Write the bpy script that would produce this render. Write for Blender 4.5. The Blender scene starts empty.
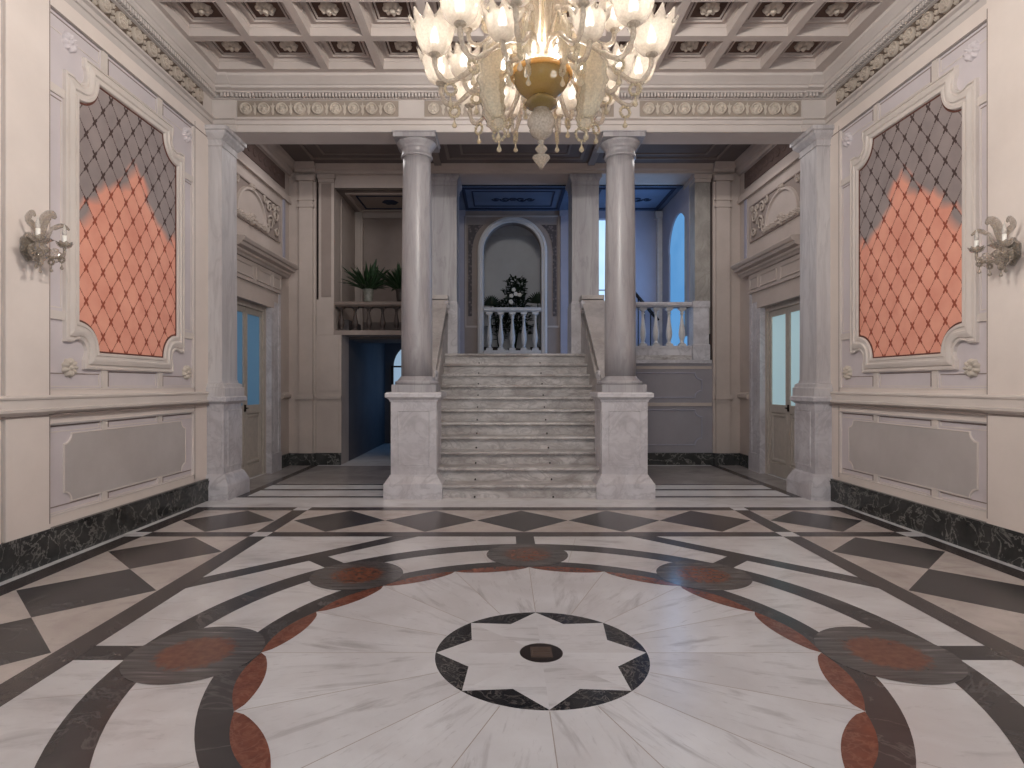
import bpy, math, random
from mathutils import Vector, Matrix
R = math.radians
PI = math.pi
rnd = random.Random(7)
scene = bpy.context.scene
COL = scene.collection

# ------------------------------------------------------------------ colour
def s2l(c):
    c = c / 255.0
    return c / 12.92 if c <= 0.04045 else ((c + 0.055) / 1.055) ** 2.4
def rgb(r, g, b, k=1.0):
    return (s2l(r) * k, s2l(g) * k, s2l(b) * k, 1.0)

# ------------------------------------------------------------------ nodes
class NT:
    def __init__(self, name):
        self.m = bpy.data.materials.new(name)
        self.m.use_nodes = True
        self.t = self.m.node_tree
        self.t.nodes.clear()
        self.out = self.t.nodes.new('ShaderNodeOutputMaterial')
    def n(self, typ, **kw):
        nd = self.t.nodes.new(typ)
        for k, v in kw.items():
            setattr(nd, k, v)
        return nd
    def l(self, a, b):
        self.t.links.new(a, b)
    def put(self, sock, v):
        if hasattr(v, 'is_output'):
            self.l(v, sock)
        else:
            sock.default_value = v
    def math(self, op, a, b=0.0, c=None):
        nd = self.n('ShaderNodeMath', operation=op)
        self.put(nd.inputs[0], a)
        self.put(nd.inputs[1], b)
        if c is not None:
            self.put(nd.inputs[2], c)
        return nd.outputs[0]
    def mix(self, f, a, b, blend='MIX'):
        nd = self.n('ShaderNodeMix', data_type='RGBA', blend_type=blend)
        self.put(nd.inputs[0], f)
        self.put(nd.inputs[6], a)
        self.put(nd.inputs[7], b)
        return nd.outputs[2]
    def ramp(self, f, stops):
        nd = self.n('ShaderNodeValToRGB')
        e = nd.color_ramp.elements
        while len(e) < len(stops):
            e.new(0.5)
        for i, (p, c) in enumerate(stops):
            e[i].position = p
            e[i].color = c
        self.put(nd.inputs[0], f)
        return nd.outputs[0]
    def coord(self, scale=(1, 1, 1), rot=(0, 0, 0), src='Object'):
        tc = self.n('ShaderNodeTexCoord')
        mp = self.n('ShaderNodeMapping')
        mp.inputs['Scale'].default_value = scale
        mp.inputs['Rotation'].default_value = rot
        self.l(tc.outputs[src], mp.inputs[0])
        return mp.outputs[0]
    def noise(self, vec, scale=5.0, detail=4.0, rough=0.55, dist=0.0):
        nd = self.n('ShaderNodeTexNoise')
        nd.inputs['Scale'].default_value = scale
        nd.inputs['Detail'].default_value = detail
        nd.inputs['Roughness'].default_value = rough
        nd.inputs['Distortion'].default_value = dist
        self.put(nd.inputs['Vector'], vec)
        return nd.outputs['Fac']
    def principled(self, col, rough=0.5, spec=0.5, metal=0.0, bump=None, bstr=0.2, bdist=0.01):
        p = self.n('ShaderNodeBsdfPrincipled')
        self.put(p.inputs['Base Color'], col)
        self.put(p.inputs['Roughness'], rough)
        p.inputs['Specular IOR Level'].default_value = spec
        p.inputs['Metallic'].default_value = metal
        if bump is not None:
            b = self.n('ShaderNodeBump')
            b.inputs['Strength'].default_value = bstr
            b.inputs['Distance'].default_value = bdist
            self.l(bump, b.inputs['Height'])
            self.l(b.outputs[0], p.inputs['Normal'])
        self.l(p.outputs[0], self.out.inputs[0])
        return p

def plaster(name, c, var=0.08, rough=0.85):
    t = NT(name)
    v = t.coord()
    f = t.noise(v, 1.3, 5, 0.6)
    g = t.noise(v, 14, 3, 0.6)
    dark = (c[0] * (1 - var * 1.6), c[1] * (1 - var * 1.8), c[2] * (1 - var * 1.9), 1)
    lite = (min(1, c[0] * (1 + var)), min(1, c[1] * (1 + var)), min(1, c[2] * (1 + var)), 1)
    col = t.ramp(f, [(0.3, dark), (0.7, lite)])
    col = t.mix(t.math('MULTIPLY', g, 0.12), col, dark)
    t.principled(col, rough, 0.25, bump=g, bstr=0.08, bdist=0.004)
    return t.m

def marble(name, base, vein, dark=None, scale=(1, 1, 1), ns=2.0, dist=1.5, amount=0.5, rough=0.25, spec=0.5, width=0.06, cloud=0.5):
    """veined stone: soft clouds plus thin veins where a distorted noise crosses its middle value"""
    t = NT(name)
    v = t.coord(scale)
    cl = t.noise(v, ns * 0.8, 6, 0.6, dist * 0.4)
    d = dark or (base[0] * .8, base[1] * .79, base[2] * .78, 1)
    col = t.ramp(cl, [(0.5 - 0.25 * cloud - .05, d), (0.62, base)])
    vn = t.noise(v, ns, 7, 0.6, dist)
    a = t.math('ABSOLUTE', t.math('SUBTRACT', vn, 0.5))
    k = t.math('SUBTRACT', 1.0, t.math('DIVIDE', a, width))
    k = t.math('MULTIPLY', t.math('MAXIMUM', k, 0.0), amount)
    msk = t.noise(v, ns * 0.6, 2)
    k = t.math('MULTIPLY', k, t.math('MULTIPLY', msk, 1.4))
    col = t.mix(k, col, vein)
    t.principled(col, rough, spec)
    return t.m

def plain(name, c, rough=0.5, spec=0.4, metal=0.0, var=0.12, ns=12):
    t = NT(name)
    f = t.noise(t.coord(), ns, 4)
    d = (c[0] * (1 - var), c[1] * (1 - var), c[2] * (1 - var), 1)
    t.principled(t.ramp(f, [(0.35, d), (0.65, c)]), rough, spec, metal)
    return t.m

def emit(name, c, strength, c2=None, axis=2):
    t = NT(name)
    e = t.n('ShaderNodeEmission')
    e.inputs['Strength'].default_value = strength
    if c2 is None:
        e.inputs['Color'].default_value = c
    else:
        tc = t.n('ShaderNodeTexCoord')
        f = t.noise(tc.outputs['Object'], 1.2, 2)
        t.l(t.ramp(f, [(0.35, c), (0.65, c2)]), e.inputs['Color'])
    t.l(e.outputs[0], t.out.inputs[0])
    return t.m

def glassy(name, c, transp=0.4, rough=0.15, transl=0.5, gloss=0.25, ribs=0):
    """thin blown glass: part clear, part milky so that lamps inside light it"""
    t = NT(name)
    tr = t.n('ShaderNodeBsdfTransparent')
    tl = t.n('ShaderNodeBsdfTranslucent'); tl.inputs[0].default_value = c
    df = t.n('ShaderNodeBsdfDiffuse'); df.inputs[0].default_value = c
    gl = t.n('ShaderNodeBsdfGlossy'); gl.inputs['Roughness'].default_value = rough
    m1 = t.n('ShaderNodeMixShader'); m1.inputs[0].default_value = transl
    t.l(df.outputs[0], m1.inputs[1]); t.l(tl.outputs[0], m1.inputs[2])
    m2 = t.n('ShaderNodeMixShader')
    t.l(t.math('MULTIPLY', t.noise(t.coord(), 95, 2), transp * 2.0), m2.inputs[0])
    t.l(m1.outputs[0], m2.inputs[1]); t.l(tr.outputs[0], m2.inputs[2])
    m3 = t.n('ShaderNodeMixShader')
    lw = t.n('ShaderNodeLayerWeight'); lw.inputs[0].default_value = 0.35
    t.l(t.math('MULTIPLY', lw.outputs['Facing'], gloss * 2), m3.inputs[0])
    t.l(m2.outputs[0], m3.inputs[1]); t.l(gl.outputs[0], m3.inputs[2])
    t.l(m3.outputs[0], t.out.inputs[0])
    return t.m

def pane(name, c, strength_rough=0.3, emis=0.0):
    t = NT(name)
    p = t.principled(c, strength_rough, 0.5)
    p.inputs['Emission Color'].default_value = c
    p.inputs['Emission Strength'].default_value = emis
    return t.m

M = {}
M['beige'] = plaster('beige_plaster', rgb(226, 214, 207), 0.05)
M['beige_panel'] = plaster('beige_dado_plaster', rgb(186, 179, 177))
M['lavender'] = plaster('lavender_plaster', rgb(207, 198, 201), 0.05)
M['stone_white'] = plaster('white_moulding', rgb(212, 202, 196), 0.05, 0.6)
M['entab'] = plaster('entablature_plaster', rgb(200, 191, 187), 0.06, 0.7)
M['line_white'] = plaster('pale_line_moulding', rgb(216, 206, 200), 0.04, 0.6)
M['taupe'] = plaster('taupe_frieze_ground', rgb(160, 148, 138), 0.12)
M['ornament'] = plaster('pale_stucco_ornament', rgb(200, 189, 178), 0.1, 0.7)
M['ornament_wall'] = plaster('taupe_stucco_relief', rgb(186, 174, 163), 0.12, 0.7)
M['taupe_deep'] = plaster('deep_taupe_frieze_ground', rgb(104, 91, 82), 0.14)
M['frieze_dark'] = plaster('dark_painted_frieze', rgb(98, 82, 77), 0.2)
M['passage'] = plaster('grey_beige_passage_plaster', rgb(186, 173, 166), 0.08)
M['passage_dark'] = plaster('brown_grey_passage_plaster', rgb(150, 137, 131), 0.1)
M['ceil'] = plaster('ceiling_beam_plaster', rgb(196, 185, 180), 0.08)
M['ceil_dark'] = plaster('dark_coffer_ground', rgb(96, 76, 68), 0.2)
M['passage_ceil'] = plaster('dark_passage_ceiling', rgb(112, 103, 100), 0.12)
M['passage_ceil_line'] = plaster('passage_ceiling_moulding', rgb(136, 125, 120), 0.1)
M['blue_ceil'] = plaster('blue_painted_ceiling', rgb(98, 110, 134), 0.12)
M['blue_dark'] = plaster('dark_blue_ornament', rgb(44, 52, 74), 0.1)
M['gallery'] = plaster('gallery_plaster', rgb(158, 156, 170), 0.06)
M['pier_grey'] = marble('grey_green_pilaster_marble', rgb(166, 160, 154), rgb(112, 106, 102), rgb(138, 132, 127), (1, 1, .6), 4.0, 0.9, 0.4, 0.35, 0.45, 0.05)
M['niche'] = plaster('niche_plaster', rgb(214, 214, 220), 0.06)
M['wall_grey'] = plaster('grey_plaster_below_gallery', rgb(150, 145, 151), 0.06)
M['groove'] = plaster('shadow_gap', rgb(66, 56, 54), 0.1)
M['column'] = marble('streaked_column_marble', rgb(170, 166, 169), rgb(108, 102, 106), rgb(146, 141, 145), (2.2, 2.2, 0.28), 2.6, 0.9, 0.4, 0.36, 0.5, 0.05)
def floor_marble(name, base, shade, streak, src, along=0.6, across=5.0, amt=0.5):
    t = NT(name)
    v = t.coord((along, across, 1), (0, 0, 0.12), src)
    v2 = t.coord((1, 1, 1), (0, 0, 0), src)
    cl = t.noise(v2, 1.6, 6, 0.6, 0.4)
    col = t.ramp(cl, [(0.36, shade), (0.62, base)])
    st = t.noise(v, 2.2, 8, 0.62, 0.5)
    k = t.ramp(st, [(0.54, (0, 0, 0, 1)), (0.72, (1, 1, 1, 1))])
    col = t.mix(t.math('MULTIPLY', k, amt), col, streak)
    fine = t.noise(v, 9.0, 6, 0.7, 0.3)
    k2 = t.ramp(fine, [(0.58, (0, 0, 0, 1)), (0.75, (1, 1, 1, 1))])
    col = t.mix(t.math('MULTIPLY', k2, amt * .8), col, streak)
    t.principled(col, 0.24, 0.4)
    return t.m
M['pilaster'] = marble('pale_pilaster_marble', rgb(204, 199, 200), rgb(142, 135, 138), rgb(182, 176, 178), (2.0, 2.0, 0.3), 2.6, 0.9, 0.4, 0.4, 0.4, 0.05)
M['floor_grey'] = floor_marble('grey_passage_marble', rgb(160, 153, 151), rgb(138, 131, 129), rgb(104, 98, 96), 'Object', 1.2, 2.0)
M['pedestal'] = marble('grey_veined_pedestal_marble', rgb(204, 200, 204), rgb(138, 132, 138), rgb(178, 172, 176), (1, 1, 1), 3.4, 1.0, 0.45, 0.36, 0.5, 0.05)
M['step'] = marble('stair_marble', rgb(200, 194, 193), rgb(114, 106, 104), rgb(152, 144, 141), (0.7, 1, 1.6), 3.5, 2.0, 0.6, 0.35, 0.45, 0.07)
M['base_marble'] = marble('dark_green_baseboard_marble', rgb(62, 62, 61), rgb(150, 146, 142), rgb(16, 18, 19), (1.2, 1.2, 1.2), 4.2, 0.5, 0.8, 0.2, 0.5, 0.022, 1.1)
M['floor_white'] = floor_marble('white_floor_marble', rgb(222, 221, 223), rgb(205, 201, 202), rgb(146, 139, 141), 'Object', 0.9, 2.6)
M['floor_beige'] = floor_marble('warm_white_floor_marble', rgb(204, 194, 189), rgb(182, 171, 165), rgb(138, 128, 124), 'Object', 1.4, 2.0)
M['floor_disc'] = floor_marble('white_disc_marble', rgb(224, 224, 228), rgb(208, 206, 209), rgb(146, 141, 144), 'UV', 0.8, 4.5, .6)
M['floor_dark'] = marble('dark_grey_floor_marble', rgb(68, 65, 66), rgb(136, 131, 131), rgb(54, 51, 52), (1, 1.3, 1), 2.2, 0.9, 0.35, 0.24, 0.5, 0.02)
M['floor_brown'] = marble('brown_grey_floor_marble', rgb(78, 70, 69), rgb(122, 114, 112), rgb(60, 54, 53), (1, 1, 1), 2.5, 1.4, 0.3, 0.24, 0.5, 0.02)
M['floor_black'] = marble('black_star_marble', rgb(48, 46, 46), rgb(160, 152, 148), rgb(26, 26, 27), (1, 1, 1), 7.0, 2.2, 0.5, 0.15, 0.5, 0.03)
M['floor_red'] = marble('red_speckled_marble', rgb(124, 72, 56), rgb(160, 110, 92), rgb(88, 50, 41), (1, 1, 1), 16.0, 0.6, 0.5, 0.18, 0.5, 0.06, 0.9)
M['joint'] = plain('floor_joint', rgb(164, 154, 148), 0.6)
M['grille'] = plain('grey_brown_floor_plate', rgb(116, 98, 88), 0.45, 0.5, 0.6)
M['dark_hole'] = plain('dark_brown_disc', rgb(40, 30, 26), 0.3)
M['baluster_dark'] = plain('dark_stone_baluster', rgb(74, 63, 60), 0.5)
M['rail_dark'] = plain('brown_stone_rail', rgb(132, 118, 111), 0.4)
M['baluster_white'] = plain('white_stone_baluster', rgb(206, 201, 200), 0.45)
M['wood_door'] = plain('beige_painted_door', rgb(182, 172, 163), 0.5)
M['metal_dark'] = plain('dark_metal', rgb(48, 40, 36), 0.4, 0.5, 0.7)
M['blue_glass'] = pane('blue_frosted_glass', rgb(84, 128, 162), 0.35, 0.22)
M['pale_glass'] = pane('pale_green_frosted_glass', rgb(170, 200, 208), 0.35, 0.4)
M['win_blue'] = emit('blue_daylight_pane', rgb(96, 156, 214), 0.8, rgb(108, 166, 222))
M['win_white'] = emit('white_daylight_pane', rgb(190, 220, 250), 1.2, rgb(170, 208, 246))
M['win_dim'] = emit('dim_daylight_pane', rgb(150, 176, 200), 0.8)
M['leaf_dark'] = plain('dark_green_leaf', rgb(44, 70, 42), 0.45, 0.4, 0, 0.45, 25)
M['leaf_deep'] = plain('deep_green_leaf', rgb(34, 52, 36), 0.5, 0.4, 0, 0.45, 25)
M['pot'] = plain('grey_ceramic_pot', rgb(150, 150, 142), 0.35, 0.5, 0, 0.4, 18)
M['pot_dark'] = plain('dark_ceramic_pot', rgb(70, 62, 58), 0.4)
M['petal'] = plain('white_petal', rgb(236, 230, 224), 0.6)
M['glass'] = glassy('milky_blown_glass', rgb(222, 210, 194), 0.34, 0.12, 0.5, 0.3)
M['glass_cup'] = glassy('frosted_glass_shade', rgb(214, 206, 196), 0.26, 0.2, 0.65, 0.2)
M['glass_leaf'] = glassy('gold_flecked_leaf_glass', rgb(244, 232, 208), 0.30, 0.1, 0.45, 0.45)
M['glass_gold'] = glassy('gold_flecked_glass', rgb(240, 226, 198), 0.26, 0.15, 0.5, 0.3)
M['glass_olive'] = glassy('olive_ribbed_glass', rgb(168, 140, 84), 0.12, 0.2, 0.3, 0.3)
M['glass_amber'] = glassy('amber_glass_rim', rgb(244, 204, 134), 0.1, 0.15, 0.6, 0.3)
M['glass_smoke'] = glassy('smoky_sconce_glass', rgb(176, 160, 142), 0.5, 0.06, 0.3, 0.5)
M['candle'] = plain('white_candle_sleeve', rgb(245, 242, 236), 0.5, 0.5, 0, 0.03)
M['bulb_on'] = emit('lit_bulb', (1.0, 0.93, 0.84, 1), 26.0)
M['bulb_off'] = glassy('clear_flame_bulb', rgb(236, 230, 224), 0.35, 0.05, 0.3, 0.4)

# ------------------------------------------------------------------ fabric with lattice
def fabric():
    t = NT('lattice_wall_fabric')
    tc = t.n('ShaderNodeTexCoord')
    sp = t.n('ShaderNodeSeparateXYZ')
    t.l(tc.outputs['UV'], sp.inputs[0])
    u, v = sp.outputs[0], sp.outputs[1]
    a = t.math('ADD', t.math('DIVIDE', u, 0.2186), t.math('DIVIDE', v, 0.292))
    b = t.math('SUBTRACT', t.math('DIVIDE', u, 0.2186), t.math('DIVIDE', v, 0.292))
    def linef(x):
        fr = t.math('FRACT', x)
        return t.math('ABSOLUTE', t.math('SUBTRACT', fr, 0.5))       # 0.5 on the line
    la, lb = linef(a), linef(b)
    # line is thick near the crossings, dashed and thin between them
    def seg(l_on, l_along):
        near = t.math('SMOOTH_MIN', l_along, 0.5, 0.05)
        wid = t.math('ADD', 0.030, t.math('MULTIPLY', t.math('GREATER_THAN', l_along, 0.27), 0.034))
        on = t.math('GREATER_THAN', l_on, t.math('SUBTRACT', 0.5, wid))
        dash = t.math('GREATER_THAN', t.math('SINE', t.math('MULTIPLY', l_along, 75.0)), -0.55)
        dash = t.math('MAXIMUM', dash, t.math('GREATER_THAN', l_along, 0.30))
        return t.math('MULTIPLY', on, dash)
    line = t.math('MAXIMUM', seg(la, lb), seg(lb, la))
    # the grey upper part with a peaked edge, ragged along the cells
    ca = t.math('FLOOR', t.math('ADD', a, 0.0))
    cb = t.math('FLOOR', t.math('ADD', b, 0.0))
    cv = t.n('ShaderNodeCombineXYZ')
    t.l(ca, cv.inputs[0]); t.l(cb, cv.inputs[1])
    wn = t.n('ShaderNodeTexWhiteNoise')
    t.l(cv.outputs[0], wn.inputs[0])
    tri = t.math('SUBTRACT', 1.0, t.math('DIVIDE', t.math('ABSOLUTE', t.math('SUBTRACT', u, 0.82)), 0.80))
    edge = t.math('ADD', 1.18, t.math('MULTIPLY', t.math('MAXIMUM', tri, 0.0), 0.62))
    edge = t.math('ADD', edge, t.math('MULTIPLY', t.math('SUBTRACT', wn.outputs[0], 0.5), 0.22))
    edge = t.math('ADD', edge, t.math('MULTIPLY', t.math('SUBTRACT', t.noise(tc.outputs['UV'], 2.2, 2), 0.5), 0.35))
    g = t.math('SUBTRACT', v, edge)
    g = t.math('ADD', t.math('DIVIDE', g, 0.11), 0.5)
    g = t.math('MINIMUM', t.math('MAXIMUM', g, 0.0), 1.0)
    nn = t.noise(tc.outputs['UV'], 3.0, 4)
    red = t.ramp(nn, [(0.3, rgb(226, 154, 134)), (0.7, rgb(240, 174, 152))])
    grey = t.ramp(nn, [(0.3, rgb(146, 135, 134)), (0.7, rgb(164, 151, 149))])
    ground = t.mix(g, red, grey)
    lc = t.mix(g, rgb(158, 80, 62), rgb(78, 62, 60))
    t.principled(t.mix(line, ground, lc), 0.75, 0.25)
    return t.m
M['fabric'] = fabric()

def rosette_stone():
    t = NT('dark_stone_with_red_heart')
    tc = t.n('ShaderNodeTexCoord')
    sp = t.n('ShaderNodeSeparateXYZ')
    t.l(tc.outputs['UV'], sp.inputs[0])
    u, v = sp.outputs[0], sp.outputs[1]
    r = t.math('SQRT', t.math('ADD', t.math('MULTIPLY', u, u), t.math('MULTIPLY', v, v)))
    nn = t.noise(t.coord((1, 1, 1)), 30, 3)
    r = t.math('ADD', r, t.math('MULTIPLY', t.math('SUBTRACT', nn, 0.5), 0.35))
    k = t.ramp(r, [(0.48, (1, 1, 1, 1)), (0.62, (0, 0, 0, 1))])
    st = t.noise(t.coord((2, 26, 1), (0, 0, 0.08)), 1.4, 4)
    grey = t.ramp(st, [(0.35, rgb(70, 66, 66)), (0.6, rgb(98, 94, 94)), (0.72, rgb(132, 127, 126))])
    red = t.ramp(t.noise(t.coord(), 22, 4), [(0.3, rgb(98, 62, 50)), (0.7, rgb(128, 84, 66))])
    t.principled(t.mix(k, grey, red), 0.16, 0.5)
    return t.m
M['floor_rosette'] = rosette_stone()

# ------------------------------------------------------------------ mesh builder
class MB:
    def __init__(self):
        self.v, self.f, self.m, self.s, self.uv = [], [], [], [], {}
    def add(self, pts):
        i = len(self.v)
        self.v.extend([tuple(p) for p in pts])
        return list(range(i, i + len(pts)))
    def face(self, idx, m=0, smooth=False, uv=None):
        if uv:
            self.uv[len(self.f)] = uv
        self.f.append(tuple(idx)); self.m.append(m); self.s.append(smooth)
    def poly(self, pts, m=0, uv=None):
        self.face(self.add(pts), m, False, uv)
    def box(self, x0, x1, y0, y1, z0, z1, m=0):
        x0, x1 = min(x0, x1), max(x0, x1); y0, y1 = min(y0, y1), max(y0, y1); z0, z1 = min(z0, z1), max(z0, z1)
        i = self.add([(x0, y0, z0), (x1, y0, z0), (x1, y1, z0), (x0, y1, z0), (x0, y0, z1), (x1, y0, z1), (x1, y1, z1), (x0, y1, z1)])
        for q in ((3, 2, 1, 0), (4, 5, 6, 7), (0, 1, 5, 4), (1, 2, 6, 5), (2, 3, 7, 6), (3, 0, 4, 7)):
            self.face([i[k] for k in q], m)
    def rings(self, rs, m=0, smooth=True, closed=True, cap0=False, cap1=False):
        ids = [self.add(r) for r in rs]
        n = len(rs[0])
        for a, b in zip(ids, ids[1:]):
            for k in range(n if closed else n - 1):
                self.face([a[k], a[(k + 1) % n], b[(k + 1) % n], b[k]], m, smooth)
        if cap0: self.face(list(reversed(ids[0])), m)
        if cap1: self.face(ids[-1], m)
    def lathe(self, prof, c=(0, 0, 0), n=24, m=0, smooth=True, ribs=0, rib=0.0, sq=False):
        rs = []
        for r, z in prof:
            r = max(r, 1e-4)
            rs.append([(c[0] + r * (1 + (rib * math.cos(ribs * 2 * PI * k / n) if ribs else 0)) * math.cos(2 * PI * k / n),
                        c[1] + r * (1 + (rib * math.cos(ribs * 2 * PI * k / n) if ribs else 0)) * math.sin(2 * PI * k / n), c[2] + z) for k in range(n)])
        self.rings(rs, m, smooth, True, True, True)
    def stack(self, prof, m=0, x=0, y=0):
        """square-plan moulding: list of (half x, half y, z)"""
        rs = [[(x - a, y - b, z), (x + a, y - b, z), (x + a, y + b, z), (x - a, y + b, z)] for a, b, z in prof]
        self.rings(rs, m, False, True, True, True)
    def tube(self, pts, rad, n=8, m=0, flat=1.0, wave=0, waveamp=0.0, up=None):
        pts = [Vector(p) for p in pts]
        if not hasattr(rad, '__len__'): rad = [rad] * len(pts)
        rs = []
        ref = Vector(up) if up else Vector((0.123, 0.317, 0.94))
        for i, p in enumerate(pts):
            d = (pts[min(i + 1, len(pts) - 1)] - pts[max(i - 1, 0)])
            if d.length < 1e-9: d = Vector((0, 0, 1))
            d.normalize()
            a = d.cross(ref)
            if a.length < 1e-4: a = d.cross(Vector((1, 0, 0)))
            a.normalize(); b = d.cross(a).normalized()
            ring = []
            for k in range(n):
                th = 2 * PI * k / n
                w = 1 + (waveamp * math.cos(wave * th) if wave else 0)
                ring.append(p + a * (rad[i] * w * math.cos(th)) + b * (rad[i] * w * flat * math.sin(th)))
            rs.append(ring)
        self.rings(rs, m, True, True, True, True)
    def prism(self, poly, fn, h0, h1, m=0, mside=None):
        """polygon (u,v) extruded from h0 to h1 with fn(u,v,h) -> xyz"""
        n = len(poly)
        a = self.add([fn(u, v, h0) for u, v in poly]); b = self.add([fn(u, v, h1) for u, v in poly])
        self.face(b, m)
        self.face(list(reversed(a)), m)
        for k in range(n):
            self.face([a[k], a[(k + 1) % n], b[(k + 1) % n], b[k]], m if mside is None else mside)
    def build(self, name, mats, parent=None, loc=None, autos=None):
        me = bpy.data.meshes.new(name)
        me.from_pydata(self.v, [], self.f)
        for mt in (mats if isinstance(mats, (list, tuple)) else [mats]):
            me.materials.append(M[mt])
        me.polygons.foreach_set('material_index', self.m)
        me.polygons.foreach_set('use_smooth', self.s)
        if self.uv:
            ul = me.uv_layers.new(name='UVMap')
            for p in me.polygons:
                uv = self.uv.get(p.index)
                if uv:
                    for li, c in zip(p.loop_indices, uv):
                        ul.data[li].uv = c
        me.update()
        o = bpy.data.objects.new(name, me)
        COL.objects.link(o)
        if parent is not None: o.parent = parent
        if loc is not None: o.location = loc
        return o

def tag(o, label=None, cat=None, group=None, kind=None):
    if label: o['label'] = label
    if cat: o['category'] = cat
    if group: o['group'] = group
    if kind: o['kind'] = kind
    return o
def empty(name, loc, label=None, cat=None, group=None, rz=0.0, kind=None):
    o = bpy.data.objects.new(name, None)
    COL.objects.link(o)
    o.location = loc; o.rotation_euler = (0, 0, rz)
    o.empty_display_size = 0.1
    return tag(o, label, cat, group, kind)
def struct(mb, name, mats, parent=None):
    o = mb.build(name, mats, parent)
    if parent is None: o['kind'] = 'structure'
    return o
def dup(o, parent=None, loc=None, rz=None, sx=None):
    c = o.copy(); COL.objects.link(c)
    if parent is not None: c.parent = parent
    if loc is not None: c.location = loc
    if rz is not None: c.rotation_euler = (0, 0, rz)
    if sx is not None: c.scale = sx
    for ch in [k for k in o.children]:
        dup(ch, c)
    return c

HX = 3.84                     # half width of the hall
PX = 3.95                     # half width of the passage behind the columns
CY = 3.11                     # centre of the floor star, under the chandelier
YF = 7.42                     # front plane of the entablature
ZC = 5.15                     # underside of the ceiling beams
SHIFT = 0.13                  # the right wall's fields stand a little further back

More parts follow.
